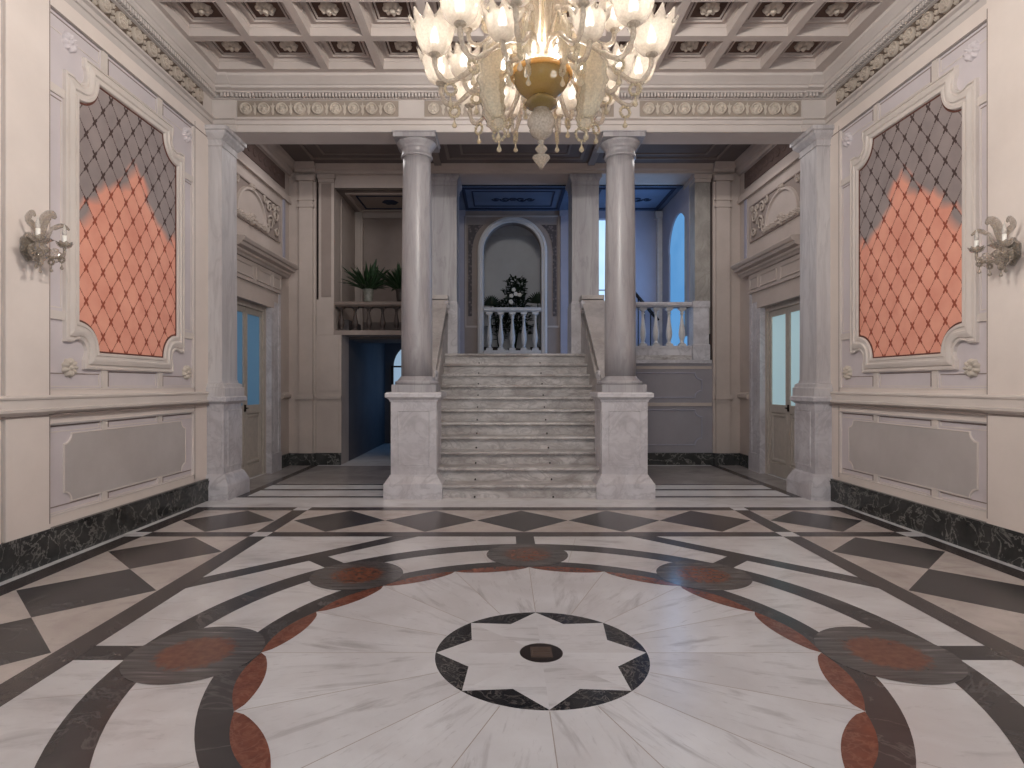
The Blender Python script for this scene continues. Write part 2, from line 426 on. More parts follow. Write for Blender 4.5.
# ================================================================== FLOOR
def build_floor():
    mats = ['floor_white', 'floor_dark', 'floor_brown', 'floor_disc', 'floor_red', 'floor_rosette', 'floor_black', 'joint', 'dark_hole', 'floor_grey', 'floor_beige']
    W, D, B, DISC, RED, ROS, BLK, J, HOLE, STEP, WB = range(11)
    b = MB()
    L = 0.0004
    def P(pts, layer, m, uv=None):
        b.poly([(x, CY + y, layer * L) for x, y in pts], m, uv)
    def rect(x0, x1, y0, y1, layer, m):
        P([(x0, y0), (x1, y0), (x1, y1), (x0, y1)], layer, m)
    def sector(r0, r1, a0, a1, layer, m, n=8):
        for k in range(n):
            t0, t1 = a0 + (a1 - a0) * k / n, a0 + (a1 - a0) * (k + 1) / n
            P([(r0 * math.cos(t0), r0 * math.sin(t0)), (r1 * math.cos(t0), r1 * math.sin(t0)), (r1 * math.cos(t1), r1 * math.sin(t1)), (r0 * math.cos(t1), r0 * math.sin(t1))], layer, m)
    b.box(-4.6, 4.6, -1.3, 17.5, -0.12, 0.0, W)
    # square frame of bands
    for s in (-1, 1):
        rect(-3.71, 3.71, s * 3.53, s * 3.70, 2, B) if s > 0 else rect(-3.71, 3.71, -3.70, -3.53, 2, B)
        rect(min(s * 3.53, s * 3.70), max(s * 3.53, s * 3.70), -3.71, 3.71, 3, B)
        rect(-3.53, 3.53, min(s * 2.385, s * 2.55), max(s * 2.385, s * 2.55), 2, B)
        rect(min(s * 2.385, s * 2.55), max(s * 2.385, s * 2.55), -3.71, 3.71, 3, B)
    for sx in (-1, 1):
        for sy in (-1, 1):
            for (cx, cy) in ((2.4675, 2.4675), (2.4675, 3.615), (3.615, 2.4675)):
                h = 0.0825
                rect(sx * cx - h, sx * cx + h, sy * cy - h, sy * cy + h, 4, W)
    for s in (-1, 1):
        rect(-3.54, 3.54, min(s * 2.54, s * 3.54), max(s * 2.54, s * 3.54), .5, WB)
        rect(min(s * 2.54, s * 3.54), max(s * 2.54, s * 3.54), -2.54, 2.54, .5, WB)
    # lozenges
    hs = 0.478
    cs = [k * 0.945 for k in (-2, -1, 0, 1, 2)]
    spots = [(c, s * 3.04) for c in cs for s in (-1, 1)] + [(s * 3.04, c) for c in cs for s in (-1, 1)] + [(sx * 3.04, sy * 3.04) for sx in (-1, 1) for sy in (-1, 1)]
    for i, (cx, cy) in enumerate(spots):
        h = 0.478
        hx = h if abs(abs(cx) - 3.04) < .01 else 0.4725
        hy = h if abs(abs(cy) - 3.04) < .01 else 0.4725
        P([(cx - hx, cy), (cx, cy - hy), (cx + hx, cy), (cx, cy + hy)], 1, D if i % 3 else B)
    # octagon: the four slanted sides
    c0, c1 = 2.385 * math.sqrt(2), 2.55 * math.sqrt(2)
    for sx in (-1, 1):
        for sy in (-1, 1):
            e = 2.47
            pts = [(sx * (c0 - e), sy * e), (sx * (c1 - e), sy * e), (sx * e, sy * (c1 - e)), (sx * e, sy * (c0 - e))]
            P(pts if sx * sy > 0 else list(reversed(pts)), 1, D)
    # slab joints in the octagon field
    for k in range(16):
        a = PI / 8 * k + PI / 16
        ca, sa = math.cos(a), math.sin(a)
        for (r0, r1) in ((2.13, 2.38), (1.62, 1.95)):
            w = 0.002
            P([(r0 * ca + w * sa, r0 * sa - w * ca), (r1 * ca + w * sa, r1 * sa - w * ca), (r1 * ca - w * sa, r1 * sa + w * ca), (r0 * ca - w * sa, r0 * sa + w * ca)], 1, J)
    # ring bands
    sector(1.95, 2.13, 0, 2 * PI, 2, D, 128)
    for k in range(16):
        am = (k + .5) * PI / 8
        def suv(x, y, am=am, k=k):
            return (x * math.cos(am) + y * math.sin(am) + 3.1 * k, -x * math.sin(am) + y * math.cos(am) + 1.7 * k)
        arc = [(0, 0)] + [(1.47 * math.cos((k + i / 8) * PI / 8), 1.47 * math.sin((k + i / 8) * PI / 8)) for i in range(9)]
        P(arc, 1, DISC, [suv(*p) for p in arc])
    sector(1.465, 1.61, 0, 2 * PI, 2, D, 128)
    # stems from the roundels out to the octagon
    for k in range(8):
        a = k * PI / 4
        ca, sa = math.cos(a), math.sin(a); w = 0.083
        P([(2.0 * ca + w * sa, 2.0 * sa - w * ca), (2.47 * ca + w * sa, 2.47 * sa - w * ca), (2.47 * ca - w * sa, 2.47 * sa + w * ca), (2.0 * ca - w * sa, 2.0 * sa + w * ca)], 1.5, D)
    # red lobes of the scalloped ring
    for k in range(16):
        a0, a1 = k * PI / 8, (k + 1) * PI / 8
        n = 14
        for i in range(n):
            t0, t1 = i / n, (i + 1) / n
            f = lambda t: 1.463 - 0.096 * (max(0.0, math.sin(PI * t)) ** 0.62)
            g = lambda t: 1.463 + 0.028 * math.sin(PI * t)
            q = []
            for (t, h) in ((t0, f), (t0, g), (t1, g), (t1, f)):
                th = a0 + (a1 - a0) * t
                q.append((h(t) * math.cos(th), h(t) * math.sin(th)))
            P(q, 3, RED)
    # roundels
    for k in range(8):
        a = k * PI / 4
        cx, cy, r = 1.805 * math.cos(a), 1.805 * math.sin(a), 0.336
        n = 48
        ring = [(cx + r * math.cos(2 * PI * i / n), cy + r * math.sin(2 * PI * i / n)) for i in range(n)]
        P(ring, 5, ROS, [(math.cos(2 * PI * i / n), math.sin(2 * PI * i / n)) for i in range(n)])
    # joints of the white disc
    for k in range(16):
        a = PI / 8 * k
        ca, sa = math.cos(a), math.sin(a); w = 0.0022
        P([(.56 * ca + w * sa, .56 * sa - w * ca), (1.45 * ca + w * sa, 1.45 * sa - w * ca), (1.45 * ca - w * sa, 1.45 * sa + w * ca), (.56 * ca - w * sa, .56 * sa + w * ca)], 2, J)
    # star
    sector(0.0, 0.552, 0, 2 * PI, 2, BLK, 96)
    star = []
    for k in range(16):
        r = 0.548 if k % 2 == 0 else 0.402
        star.append((r * math.cos(k * PI / 8), r * math.sin(k * PI / 8)))
    for k in range(16):
        P([(0, 0), star[k], star[(k + 1) % 16]], 3, DISC, [(p[0] + 9 + k // 2, p[1] + 4) for p in ((0, 0), star[k], star[(k + 1) % 16])])
    sector(0.0, 0.113, 0, 2 * PI, 4, HOLE, 40)
    # passage floor: bands and panels
    def band(x0, x1, y0, y1, layer, m):
        b.poly([(x0, y0, layer * L), (x1, y0, layer * L), (x1, y1, layer * L), (x0, y1, layer * L)], m)
    for s in (-1, 1):
        x0, x1 = (0.95, 3.5)
        a, c = (x0, x1) if s > 0 else (-x1, -x0)
        band(a, c, 7.40, 7.49, 2, B)
        band(a, c, 7.90, 8.00, 2, B)
        band(a, c, 8.33, 8.41, 2, B)
        band(a, c, 8.42, 10.3, 1, STEP)
        e, g = (3.42, 3.54) if s > 0 else (-3.54, -3.42)
        band(e, g, 7.40, 10.45, 3, B)
        e, g = (3.54, 3.95) if s > 0 else (-3.95, -3.54)
        band(e, g, 7.8, 10.45, 1, STEP)
    struct(b, 'floor', mats)
build_floor()
b = MB()
b.box(-.056, .056, -.056, .056, 0, .006, 0)
for k in range(5):
    b.box(-.045, .045, -.045 + .02 * k, -.037 + .02 * k, .006, .008, 0)
tag(b.build('floor_plate', 'grille', loc=(0, CY, .0017)), 'small square metal plate set in the middle of the floor star', 'floor plate')

# ================================================================== MAIN HALL WALLS
def wallmap(side, proud=0.0):
    if side == 'left':
        return lambda u, v, h: (-HX + h, u, v)
    return lambda u, v, h: (HX - h, u + SHIFT, v)

def notch_outline(u0, u1, v0, v1, r, n=10):
    """rectangle with concave quarter-circle corners"""
    pts = []
    for (cu, cv, a0) in ((u0, v0, 90), (u1, v0, 180), (u1, v1, 270), (u0, v1, 0)):
        for k in range(n):
            a = R(a0 - 90.0 * k / (n - 1))
            pts.append((cu + r * math.cos(a), cv + r * math.sin(a)))
    return pts
def frame_outer(u0, u1, v0, v1, d, n=10):
    """outer outline of the panel frame with the stepped, scooped ears"""
    pts = []
    for (cu, cv, su, sv, flip) in ((u0, v0, -1, -1, False), (u1, v0, 1, -1, True), (u1, v1, 1, 1, False), (u0, v1, -1, 1, True)):
        loc = [(-d, .07), (-d * .75, .07), (-.075, .07)]
        m = n - 6
        for k in range(m):
            a = R(130 - 170.0 * (k + 0.5) / m)
            loc.append((.098 * math.cos(a), .098 * math.sin(a)))
        loc += [(.07, -.075), (.07, -d * .75), (.07, -d)]
        q = [(cu - su * x * -1 * -1 if False else cu + su * (-x), cv + sv * (-y)) for x, y in loc]
        if flip:
            q = list(reversed(q))
        pts.extend(q)
    return pts
def loft_outline(mb, fn, inner, outer, prof, m=0):
    """prof: list of (t, height); t=0 outer outline, t=1 inner outline"""
    rs = []
    for t, h in prof:
        rs.append([fn(o[0] + (i[0] - o[0]) * t, o[1] + (i[1] - o[1]) * t, h) for i, o in zip(inner, outer)])
    mb.rings(rs, m, False, True)

def rosette(mb, fn, cu, cv, rr, depth, petals=8, m=0, h0=0.0, n=48, ringy=False):
    """a stucco flower in relief: fn(u,v,h)"""
    prof = [(0.0, 1.0), (.12, 1.0), (.2, .75), (.26, .45), (.4, .8), (.62, 1.0), (.82, .85), (.95, .45), (1.0, 0.0)]
    rs = []
    for (t, h) in prof:
        ring = []
        for k in range(n):
            th = 2 * PI * k / n
            w = .5 + .5 * math.cos(petals * th)
            r = rr * t * (1 - (0.0 if t < .3 else .14 * (1 - w) * t))
            hh = depth * h * (1 if t < .3 else (.55 + .45 * w))
            ring.append(fn(cu + r * math.cos(th), cv + r * math.sin(th), h0 + hh))
        rs.append(ring)
    mb.rings(rs, m, True, True)

def medallion(mb, fn, cu, cv, rr, depth, m=0, h0=0.0, n=24):
    prof = [(1.0, 0), (.97, .8), (.86, 1.0), (.76, .7), (.72, .1), (.62, .1), (.58, .7), (.45, .9), (.33, .35), (.25, .9), (.0, 1.0)]
    rs = []
    for (t, h) in prof:
        rs.append([fn(cu + rr * t * math.cos(2 * PI * k / n), cv + rr * t * math.sin(2 * PI * k / n), h0 + depth * h * (.7 + .3 * math.cos(6 * 2 * PI * k / n) if .4 < t < .7 else 1)) for k in range(n)])
    mb.rings(rs, m, True, True)

def upright(mb, fn, cu, cv, w, h, depth, m=0, h0=0.0):
    """small lotus bud between the medallions"""
    pts = [(0, -h), (w * .5, -h * .5), (w * .35, 0), (w * .9, h * .55), (w * .3, h * .5), (0, h), (-w * .3, h * .5), (-w * .9, h * .55), (-w * .35, 0), (-w * .5, -h * .5)]
    mb.prism([(cu + x, cv + y) for x, y in pts], fn, h0, h0 + depth, m)

# profile of the entablature: (projection, z)
ENT = [(0, 4.556), (0, 4.64), (.018, 4.645), (.018, 4.69), (.05, 4.70), (.05, 4.722), (.004, 4.724), (.004, 4.945), (.035, 4.95), (.035, 4.957),
       (.02, 4.958), (.02, 5.004), (.09, 5.006), (.10, 5.02), (.16, 5.03), (.165, 5.055), (.185, 5.06), (.21, 5.08), (.25, 5.105), (.275, 5.12), (.28, ZC), (-.06, ZC), (-.06, 4.556)]
def extrude_profile(mb, prof, fn, a0, a1, m=0, caps=True):
    rs = [[fn(a, p, z) for p, z in prof] for a in (a0, a1)]
    mb.rings(rs, m, False, False)
    if caps:
        mb.poly(list(reversed(rs[0])) , m); mb.poly(rs[1], m)

PAN = dict(u0=5.07, u1=6.60, v0=1.69, v1=4.08)
def build_wall(side):
    fn = wallmap(side)
    b = MB()
    mats = ['beige', 'lavender', 'stone_white', 'line_white', 'groove', 'beige_panel', 'shade_line']
    BE, LA, SW, LW, GR, BP = range(6)
    def bx(u0, u1, v0, v1, h0, h1, m):
        p, q = fn(u0, v0, h0), fn(u1, v1, h1)
        b.box(p[0], q[0], p[1], q[1], p[2], q[2], m)
    end = 7.42 - (SHIFT if side == 'right' else 0)
    bx(-1.3 - SHIFT, end + .3, 0, 5.4, -0.25, 0.0, LA)           # core, its face is the lavender ground
    pe = 4.72 if side == 'left' else 4.78
    gr = pe - .425
    fu0, fu1 = pe + .01, 6.97
    # beige stiles and rails proud of the ground
    bx(fu1, end, .2, 4.57, 0, .022, BE)
    bx(pe - .03, fu1 + .01, 4.44, 4.57, 0, .024, BE)
    bx(pe - .03, fu1 + .01, 1.09, 1.36, 0, .022, BE)
    bx(pe - .03, fu1 + .01, .2, .34, 0, .022, BE)
    # plain pilaster strip nearest the camera and the wall before it
    bx(gr, pe, .2, 4.58, 0, .05, BE)
    bx(-1.3, gr - .04, .2, 4.58, 0, .05, BE)
    bx(gr - .04, gr, .2, 4.58, 0, .028, BP)
    # the field edges: thin shadow line and pale bead
    for (v0, v1) in ((1.36, 4.44), (.34, 1.09)):
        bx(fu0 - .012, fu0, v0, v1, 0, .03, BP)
        bx(fu1 - .01, fu1 + .004, v0, v1, 0, .027, LW)
        bx(fu0, fu1, v0, v0 + .012, 0, .027, LW)
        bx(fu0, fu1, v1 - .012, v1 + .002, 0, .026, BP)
    # small rails crossing the ground between frame and field edge
    for u in (5.42, 6.30):
        bx(u - .035, u + .035, 4.23, 4.44, 0, .016, SW)
        bx(u - .035, u + .035, 1.36, 1.56, 0, .016, SW)
        bx(u - .035, u + .035, .995, 1.09, 0, .014, SW)
        bx(u - .035, u + .035, .34, .435, 0, .014, SW)
    for v in (3.80, 1.97):
        bx(fu0, 4.93, v - .035, v + .035, 0, .016, SW)
        bx(6.74, fu1, v - .035, v + .035, 0, .016, SW)
    def lines(a0, a1, c0, c1, w=.009, h=.004):  # crevice shade and lit edges put in as dark and pale strips
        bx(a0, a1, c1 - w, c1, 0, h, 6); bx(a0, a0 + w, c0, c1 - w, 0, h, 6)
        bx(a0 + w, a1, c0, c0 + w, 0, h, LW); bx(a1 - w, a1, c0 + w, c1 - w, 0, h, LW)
    lines(5.48, 6.24, 4.255, 4.405); lines(5.48, 6.24, 1.385, 1.525)
    lines(5.48, 6.24, 1.015, 1.07); lines(5.48, 6.24, .36, .415)
    lines(fu0 + .03, 5.36, 1.385, 1.50); lines(6.36, fu1 - .03, 1.385, 1.50)
    lines(fu0 + .03, 5.36, 1.015, 1.07); lines(6.36, fu1 - .03, 1.015, 1.07); lines(fu0 + .03, 5.36, .36, .415); lines(6.36, fu1 - .03, .36, .415)
    lines(fu0 + .03, 4.90, 2.03, 3.74); lines(6.78, fu1 - .03, 2.03, 3.74)
    lines(fu0 + .03, 5.36, 4.285, 4.405); lines(6.36, fu1 - .03, 4.285, 4.405)
    bx(pe - .012, pe - .004, .3, 4.5, .05, .052, 6); bx(fu1 + .012, fu1 + .02, .3, 4.5, .02, .0245, 6)
    bx(pe, end, 4.43, 4.438, .02, .0285, 6); bx(-1.3, end, 1.15, 1.165, .0, .053, 6)
    # thin bead along the rails
    # dado rail
    prof = [(.0, 1.165), (.03, 1.17), (.045, 1.18), (.068, 1.195), (.07, 1.215), (.05, 1.222), (.045, 1.285), (.055, 1.29), (.06, 1.305), (.04, 1.32), (.0, 1.325)]
    extrude_profile(b, prof, lambda a, p, z: fn(a, z, p), pe, end - .02, SW)
    prof2 = [(p + .03 if 0 < i < len(prof) - 1 else p, z) for i, (p, z) in enumerate(prof)]
    extrude_profile(b, prof2, lambda a, p, z: fn(a, z, p), -1.3, pe + .005, SW)
    struct(b, 'wall_' + side, mats)

    # baseboard
    b = MB()
    p, q = fn(-1.3, 0.0, 0), fn(end - .06, .24, .075)
    b.box(p[0], q[0], p[1], q[1], p[2], q[2], 0)
    p, q = fn(-1.3, .24, 0), fn(end - .06, .262, .06)
    b.box(p[0], q[0], p[1], q[1], p[2], q[2], 0)
    struct(b, 'baseboard_' + side, ['base_marble'])

    # tall fabric panel with its frame
    u0, u1, v0, v1 = PAN['u0'], PAN['u1'], PAN['v0'], PAN['v1']
    sd = 'left' if side == 'left' else 'right'
    root = empty('fabric_panel', fn((u0 + u1) / 2, v0 - .16, 0), f'tall salmon and grey lattice fabric panel on the {sd} wall', 'wall panel', 'lattice fabric wall panels')
    org = Vector(root.location)
    fl = lambda u, v, h: tuple(Vector(fn(u, v, h)) - org)
    b = MB()
    inner = notch_outline(u0, u1, v0, v1, .255, 12)
    outer = frame_outer(u0, u1, v0, v1, .155, 12)
    loft_outline(b, fl, inner, outer, [(0, .0), (.02, .030), (.12, .034), (.15, .022), (.26, .020), (.30, .034), (.5, .044), (.6, .045), (.66, .030), (.78, .028), (.82, .038), (.94, .038), (.97, .03), (1.0, .012)])
    b.build('panel_frame', 'stone_white', root)
    b = MB()
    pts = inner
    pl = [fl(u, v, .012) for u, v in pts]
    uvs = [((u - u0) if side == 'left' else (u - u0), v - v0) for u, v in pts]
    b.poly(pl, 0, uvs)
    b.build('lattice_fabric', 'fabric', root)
    # stitched border of the fabric
    b = MB()
    inn2 = notch_outline(u0 + .014, u1 - .014, v0 + .014, v1 - .014, .255, 12)
    loft_outline(b, fl, inn2, inner, [(0, .012), (.1, .018), (.9, .018), (1, .012)])
    fb = b.build('border_cord', 'cord', root)
    for (uu, vv) in ((4.985, 4.27), (6.83, 4.27), (4.985, 1.545), (6.83, 1.545)):
        b = MB()
        rosette(b, lambda u, v, h: fl(u, v, h), uu, vv, .085, .045, 9, 0, 0.0)
        b.build('rosette', 'ornament' if vv < 2 else 'lavender', root)
    # dado panel
    root = empty('dado_panel', fn(5.87, .43, 0), f'low beige dado panel with scooped corners on the {sd} wall', 'wall panel', 'dado panels below the fabric panels')
    org = Vector(root.location)
    b = MB()
    inn = notch_outline(4.932, 6.798, .432, .988, .085, 8)
    out = notch_outline(4.92, 6.81, .42, 1.0, .085, 8)
    loft_outline(b, fl, inn, out, [(0, 0), (.15, .012), (.75, .013), (1, .008)])
    b.build('panel_moulding', 'line_white', root)
    b = MB()
    b.poly([fl(u, v, .008) for u, v in inn], 0)
    b.build('panel_field', 'beige_panel', root)

    # entablature along the wall
    b = MB()
    PR = [(p * (.68 if p > .1 else 1.0) + .02, z) for p, z in ENT]
    extrude_profile(b, PR, lambda a, p, z: fn(a, z, p), -1.3, end + .02, 0)
    # dentils
    y = -1.2
    while y < end - .08:
        p, q = fn(y, 4.959, .03), fn(y + .024, 5.003, .098)
        b.box(p[0], q[0], p[1], q[1], p[2], q[2], 0)
        y += .041
    # frieze ground and ornaments
    p, q = fn(-1.3, 4.735, .0), fn(end - .26, 4.94, .030)
    b.box(p[0], q[0], p[1], q[1], p[2], q[2], 1)
    y = end - .37
    k = 0
    while y > 3.2:
        medallion(b, fn, y, 4.838, .074, .035, 2, .030, 28)
        rosette(b, fn, y, 4.838, .045, .045, 6, 2, .034, 24)
        for (du, dv, rr) in ((-.12, .058, .026), (-.12, -.058, .026), (-.12, 0, .024)):
            rosette(b, fn, y + du, 4.838 + dv, rr, .03, 5, 2, .030, 15)
        y -= .24
        k += 1
    struct(b, 'trim_%d' % (1 if side == 'left' else 2), ['entab', 'taupe_deep', 'ornament_wall'])
M['shade_line'] = plaster('painted_shade_line', rgb(148, 134, 128), 0.08)  # dark tone stands in for shade along the mouldings
M['cord'] = plain('dark_red_cord', rgb(104, 62, 52), 0.7)
build_wall('left')
build_wall('right')

# ================================================================== CEILING OF THE HALL
CO_X0 = -3.03 - .565 + .02     # left edge of the first coffer
PITCH_X, PITCH_Y, OPEN = 0.652, 0.667, 0.565
coffer_x = [(-3.575 + i * .652) for i in range(11)]
coffer_y = [(7.06 - .567 - j * PITCH_Y) for j in range(12)]
def build_ceiling():
    b = MB()
    mats = ['ceil', 'ceil_dark', 'stone_white']
    xs = [-HX] + [v for x in coffer_x for v in (x, x + OPEN)] + [HX]
    ys = [YF + .05] + [v for y in coffer_y for v in (y + .567, y)] + [-1.3]
    ys = list(reversed(ys))
    z = ZC
    for i in range(len(xs) - 1):
        for j in range(len(ys) - 1):
            x0, x1, y0, y1 = xs[i], xs[i + 1], ys[j], ys[j + 1]
            if i % 2 == 1 and j % 2 == 1:
                def ring(d, zz):
                    return [(x0 + d, y0 + d, zz), (x1 - d, y0 + d, zz), (x1 - d, y1 - d, zz), (x0 + d, y1 - d, zz)]
                prof = [(0, z), (.004, z + .085), (.012, z + .09), (.014, z + .12), (.055, z + .122), (.06, z + .105), (.085, z + .1), (.09, z + .125)]
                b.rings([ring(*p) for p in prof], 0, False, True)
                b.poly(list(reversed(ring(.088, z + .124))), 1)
                # inner bead
                r0 = [ring(.105, z + .124), ring(.108, z + .112), ring(.122, z + .112), ring(.125, z + .124)]
                b.rings(r0, 0, False, True)
            else:
                b.poly([(x0, y1, z), (x1, y1, z), (x1, y0, z), (x0, y0, z)], 0)
    b.box(-HX - .1, HX + .1, -1.3, YF + .1, z + .28, z + .36, 0)
    struct(b, 'ceiling', mats)
build_ceiling()
ordinal = ['first', 'second', 'third', 'fourth', 'fifth', 'sixth', 'seventh', 'eighth', 'ninth', 'tenth', 'eleventh']
b = MB()
rosette(b, lambda u, v, h: (u, v, -h), 0, 0, .105, .045, 8, 0, 0.0)
b.lathe([(.0, -.058), (.02, -.055), (.03, -.045), (.03, -.03)], n=16)
proto_ros = b.build('ceiling_rosette', 'ornament')
first = True
for j in range(2):
    for i in range(11):
        o = proto_ros if first else dup(proto_ros)
        first = False
        o.location = (coffer_x[i] + OPEN / 2, coffer_y[j] + .2835, ZC + .123)
        o.rotation_euler = (0, 0, rnd.uniform(0, 6))
        row = 'the coffer row nearest the columns' if j == 0 else 'the second coffer row from the columns'
        tag(o, f'pale stucco rosette, {ordinal[i]} from left in {row}', 'ceiling rosette', 'stucco rosettes in the ceiling coffers')

# ================================================================== ENTABLATURE OVER THE COLUMNS
def front(a, p, z):
    return (a, YF - p, z)
b = MB()
extrude_profile(b, ENT, front, -HX, HX, 0)
b.box(-HX, HX, YF + .02, 7.80, 4.556, 5.4, 0)
for (x0, x1) in ((-HX, -3.52), (3.52, HX)):
    PR = [(p + .014, z) for p, z in ENT]
    extrude_profile(b, PR, front, x0, x1, 0)
for (x0, x1) in ((-1.50, -1.18), (1.18, 1.50)):
    PR = [(p + .012, z) for p, z in ENT[4:9]] + [(-.05, 5.0), (-.05, 4.70)]
    extrude_profile(b, PR, front, x0, x1, 0)
x = -3.50
while x < 3.49:
    b.box(x, x + .024, YF - .082, YF - .01, 4.959, 5.003, 0)
    x += .041
for s in (-1, 1):
    for k in range(4):
        xx = s * (3.545 + .041 * k) - .011
        b.box(xx, xx + .024, YF - .097, YF - .03, 4.959, 5.003, 0)
for (x0, x1, n) in ((-3.51, -1.50, 9), (-1.18, 1.18, 10), (1.50, 3.51, 9)):
    b.box(x0, x1, YF - .010, YF + .02, 4.735, 4.938, 1)
    st = (x1 - x0) / n
    for k in range(n):
        medallion(b, lambda u, v, h: (u, YF - .010 - h, v), x0 + st * (k + .5), 4.836, .074, .040, 2)
        if k: upright(b, lambda u, v, h: (u, YF - .010 - h, v), x0 + st * k, 4.836, .035, .08, .012, 2)
struct(b, 'trim_3', ['entab', 'taupe', 'ornament'])

# ================================================================== COLUMNS
def disc_ring(prof):
    return prof
def make_column(x, label):
    root = empty('marble_column', (x, 7.64, 0), label, 'column', 'free-standing marble columns')
    b = MB()
    b.stack([(.36, .36, 0), (.36, .36, .185), (.345, .345, .20), (.325, .325, .235), (.30, .30, .27), (.295, .295, .285), (.283, .283, .29), (.283, .283, 1.19),
             (.295, .295, 1.195), (.30, .30, 1.215), (.32, .32, 1.235), (.345, .345, 1.25), (.345, .345, 1.295), (.33, .33, 1.305), (.33, .33, 1.31)])
    # raised border and sunk field on the four dies
    for (dx, dy) in ((0, -1), (0, 1), (1, 0), (-1, 0)):
        def fp(u, v, h, dx=dx, dy=dy):
            return (dx * (.283 + h) + (u if dy else 0), dy * (.283 + h) + (u if dx else 0), v)
        inn = [(-.185, .42), (.185, .42), (.185, 1.07), (-.185, 1.07)]
        out = [(-.2, .405), (.2, .405), (.2, 1.085), (-.2, 1.085)]
        loft_outline(b, fp, inn, out, [(0, .0), (.2, .006), (.6, .006), (1.0, .0005)])
    b.build('pedestal', 'pedestal', root)
    b = MB()
    b.stack([(.275, .275, 1.31), (.275, .275, 1.405)])
    b.lathe([(.272, 1.405), (.278, 1.425), (.272, 1.447), (.245, 1.455), (.240, 1.462), (.235, 1.475), (.215, 1.49), (.206, 1.51)], n=40)
    b.build('base', 'column', root)
    b = MB()
    b.lathe([(.198, 1.505), (.1975, 1.9), (.1965, 2.4), (.192, 3.0), (.186, 3.6), (.178, 4.15), (.176, 4.30)], n=48)
    b.build('shaft', 'column', root)
    b = MB()
    b.lathe([(.183, 4.295), (.198, 4.30), (.202, 4.312), (.198, 4.324), (.186, 4.33), (.186, 4.40), (.20, 4.405), (.203, 4.415), (.205, 4.425), (.225, 4.445), (.245, 4.47), (.252, 4.485)], n=40)
    b.stack([(.262, .262, 4.485), (.262, .262, 4.535), (.275, .275, 4.545), (.275, .275, 4.556)])
    b.build('capital', 'column', root)
    return root
make_column(-1.305, 'marble column on a tall pedestal left of the stairs')
make_column(1.305, 'marble column on a tall pedestal right of the stairs')

def make_respond(s, label):
    root = empty('corner_pilaster', (s * HX, 7.56, 0), label, 'pilaster', 'marble corner pilasters')
    b = MB()
    def blk(x, y0, y1, z0, z1, m=0):
        b.box(s * -.0, -s * x, y0 - 7.56, y1 - 7.56, z0, z1, m)
    def stack(prof):
        rs = [[(0, a - 7.56, z), (-s * x, a - 7.56, z), (-s * x, c - 7.56, z), (0, c - 7.56, z)] for x, a, c, z in prof]
        b.rings(rs, 0, False, True, True, True)
    stack([(.31, 7.200, 7.825, 0), (.31, 7.200, 7.825, .17), (.30, 7.210, 7.815, .2), (.265, 7.240, 7.785, .27), (.255, 7.250, 7.775, .29), (.23, 7.270, 7.755, .31), (.23, 7.270, 7.755, 1.16),
           (.25, 7.250, 7.775, 1.18), (.28, 7.220, 7.805, 1.20), (.28, 7.220, 7.805, 1.245), (.26, 7.240, 7.785, 1.26)])
    for (a0, a1) in ((.05, .19),):
        fp = lambda u, v, h: (-s * u, 7.270 - h - 7.56, v)
        loft_outline(b, fp, [(a0, .4), (a1, .4), (a1, 1.07), (a0, 1.07)], [(a0 - .015, .385), (a1 + .015, .385), (a1 + .015, 1.085), (a0 - .015, 1.085)], [(0, 0), (.2, .006), (.6, .006), (1, .001)])
    fp = lambda u, v, h: (-s * (.23 + h), u, v)
    loft_outline(b, fp, [(-.17, .4), (.19, .4), (.19, 1.07), (-.17, 1.07)], [(-.19, .38), (.21, .38), (.21, 1.09), (-.19, 1.09)], [(0, 0), (.2, .006), (.6, .006), (1, .001)])
    b.build('pedestal', 'pedestal', root)
    b = MB()
    stack([(.255, 7.245, 7.780, 1.26), (.255, 7.245, 7.780, 1.36), (.24, 7.260, 7.765, 1.375), (.235, 7.265, 7.760, 1.41), (.205, 7.290, 7.725, 1.425), (.20, 7.295, 7.720, 1.46)])
    b.build('base', 'pilaster', root)
    b = MB()
    stack([(.195, 7.300, 7.715, 1.46), (.188, 7.305, 7.710, 4.33)])
    b.build('shaft', 'pilaster', root)
    b = MB()
    stack([(.19, 7.303, 7.712, 4.33), (.20, 7.290, 7.725, 4.335), (.20, 7.290, 7.725, 4.35), (.192, 7.300, 7.715, 4.355), (.195, 7.295, 7.720, 4.41), (.21, 7.280, 7.735, 4.42), (.25, 7.240, 7.775, 4.465), (.255, 7.235, 7.780, 4.48), (.255, 7.235, 7.780, 4.50), (.28, 7.210, 7.805, 4.51), (.28, 7.210, 7.805, 4.556)])
    b.build('capital', 'pilaster', root)
make_respond(-1, 'marble corner pilaster where the left wall meets the columned screen')
make_respond(1, 'marble corner pilaster where the right wall meets the columned screen')

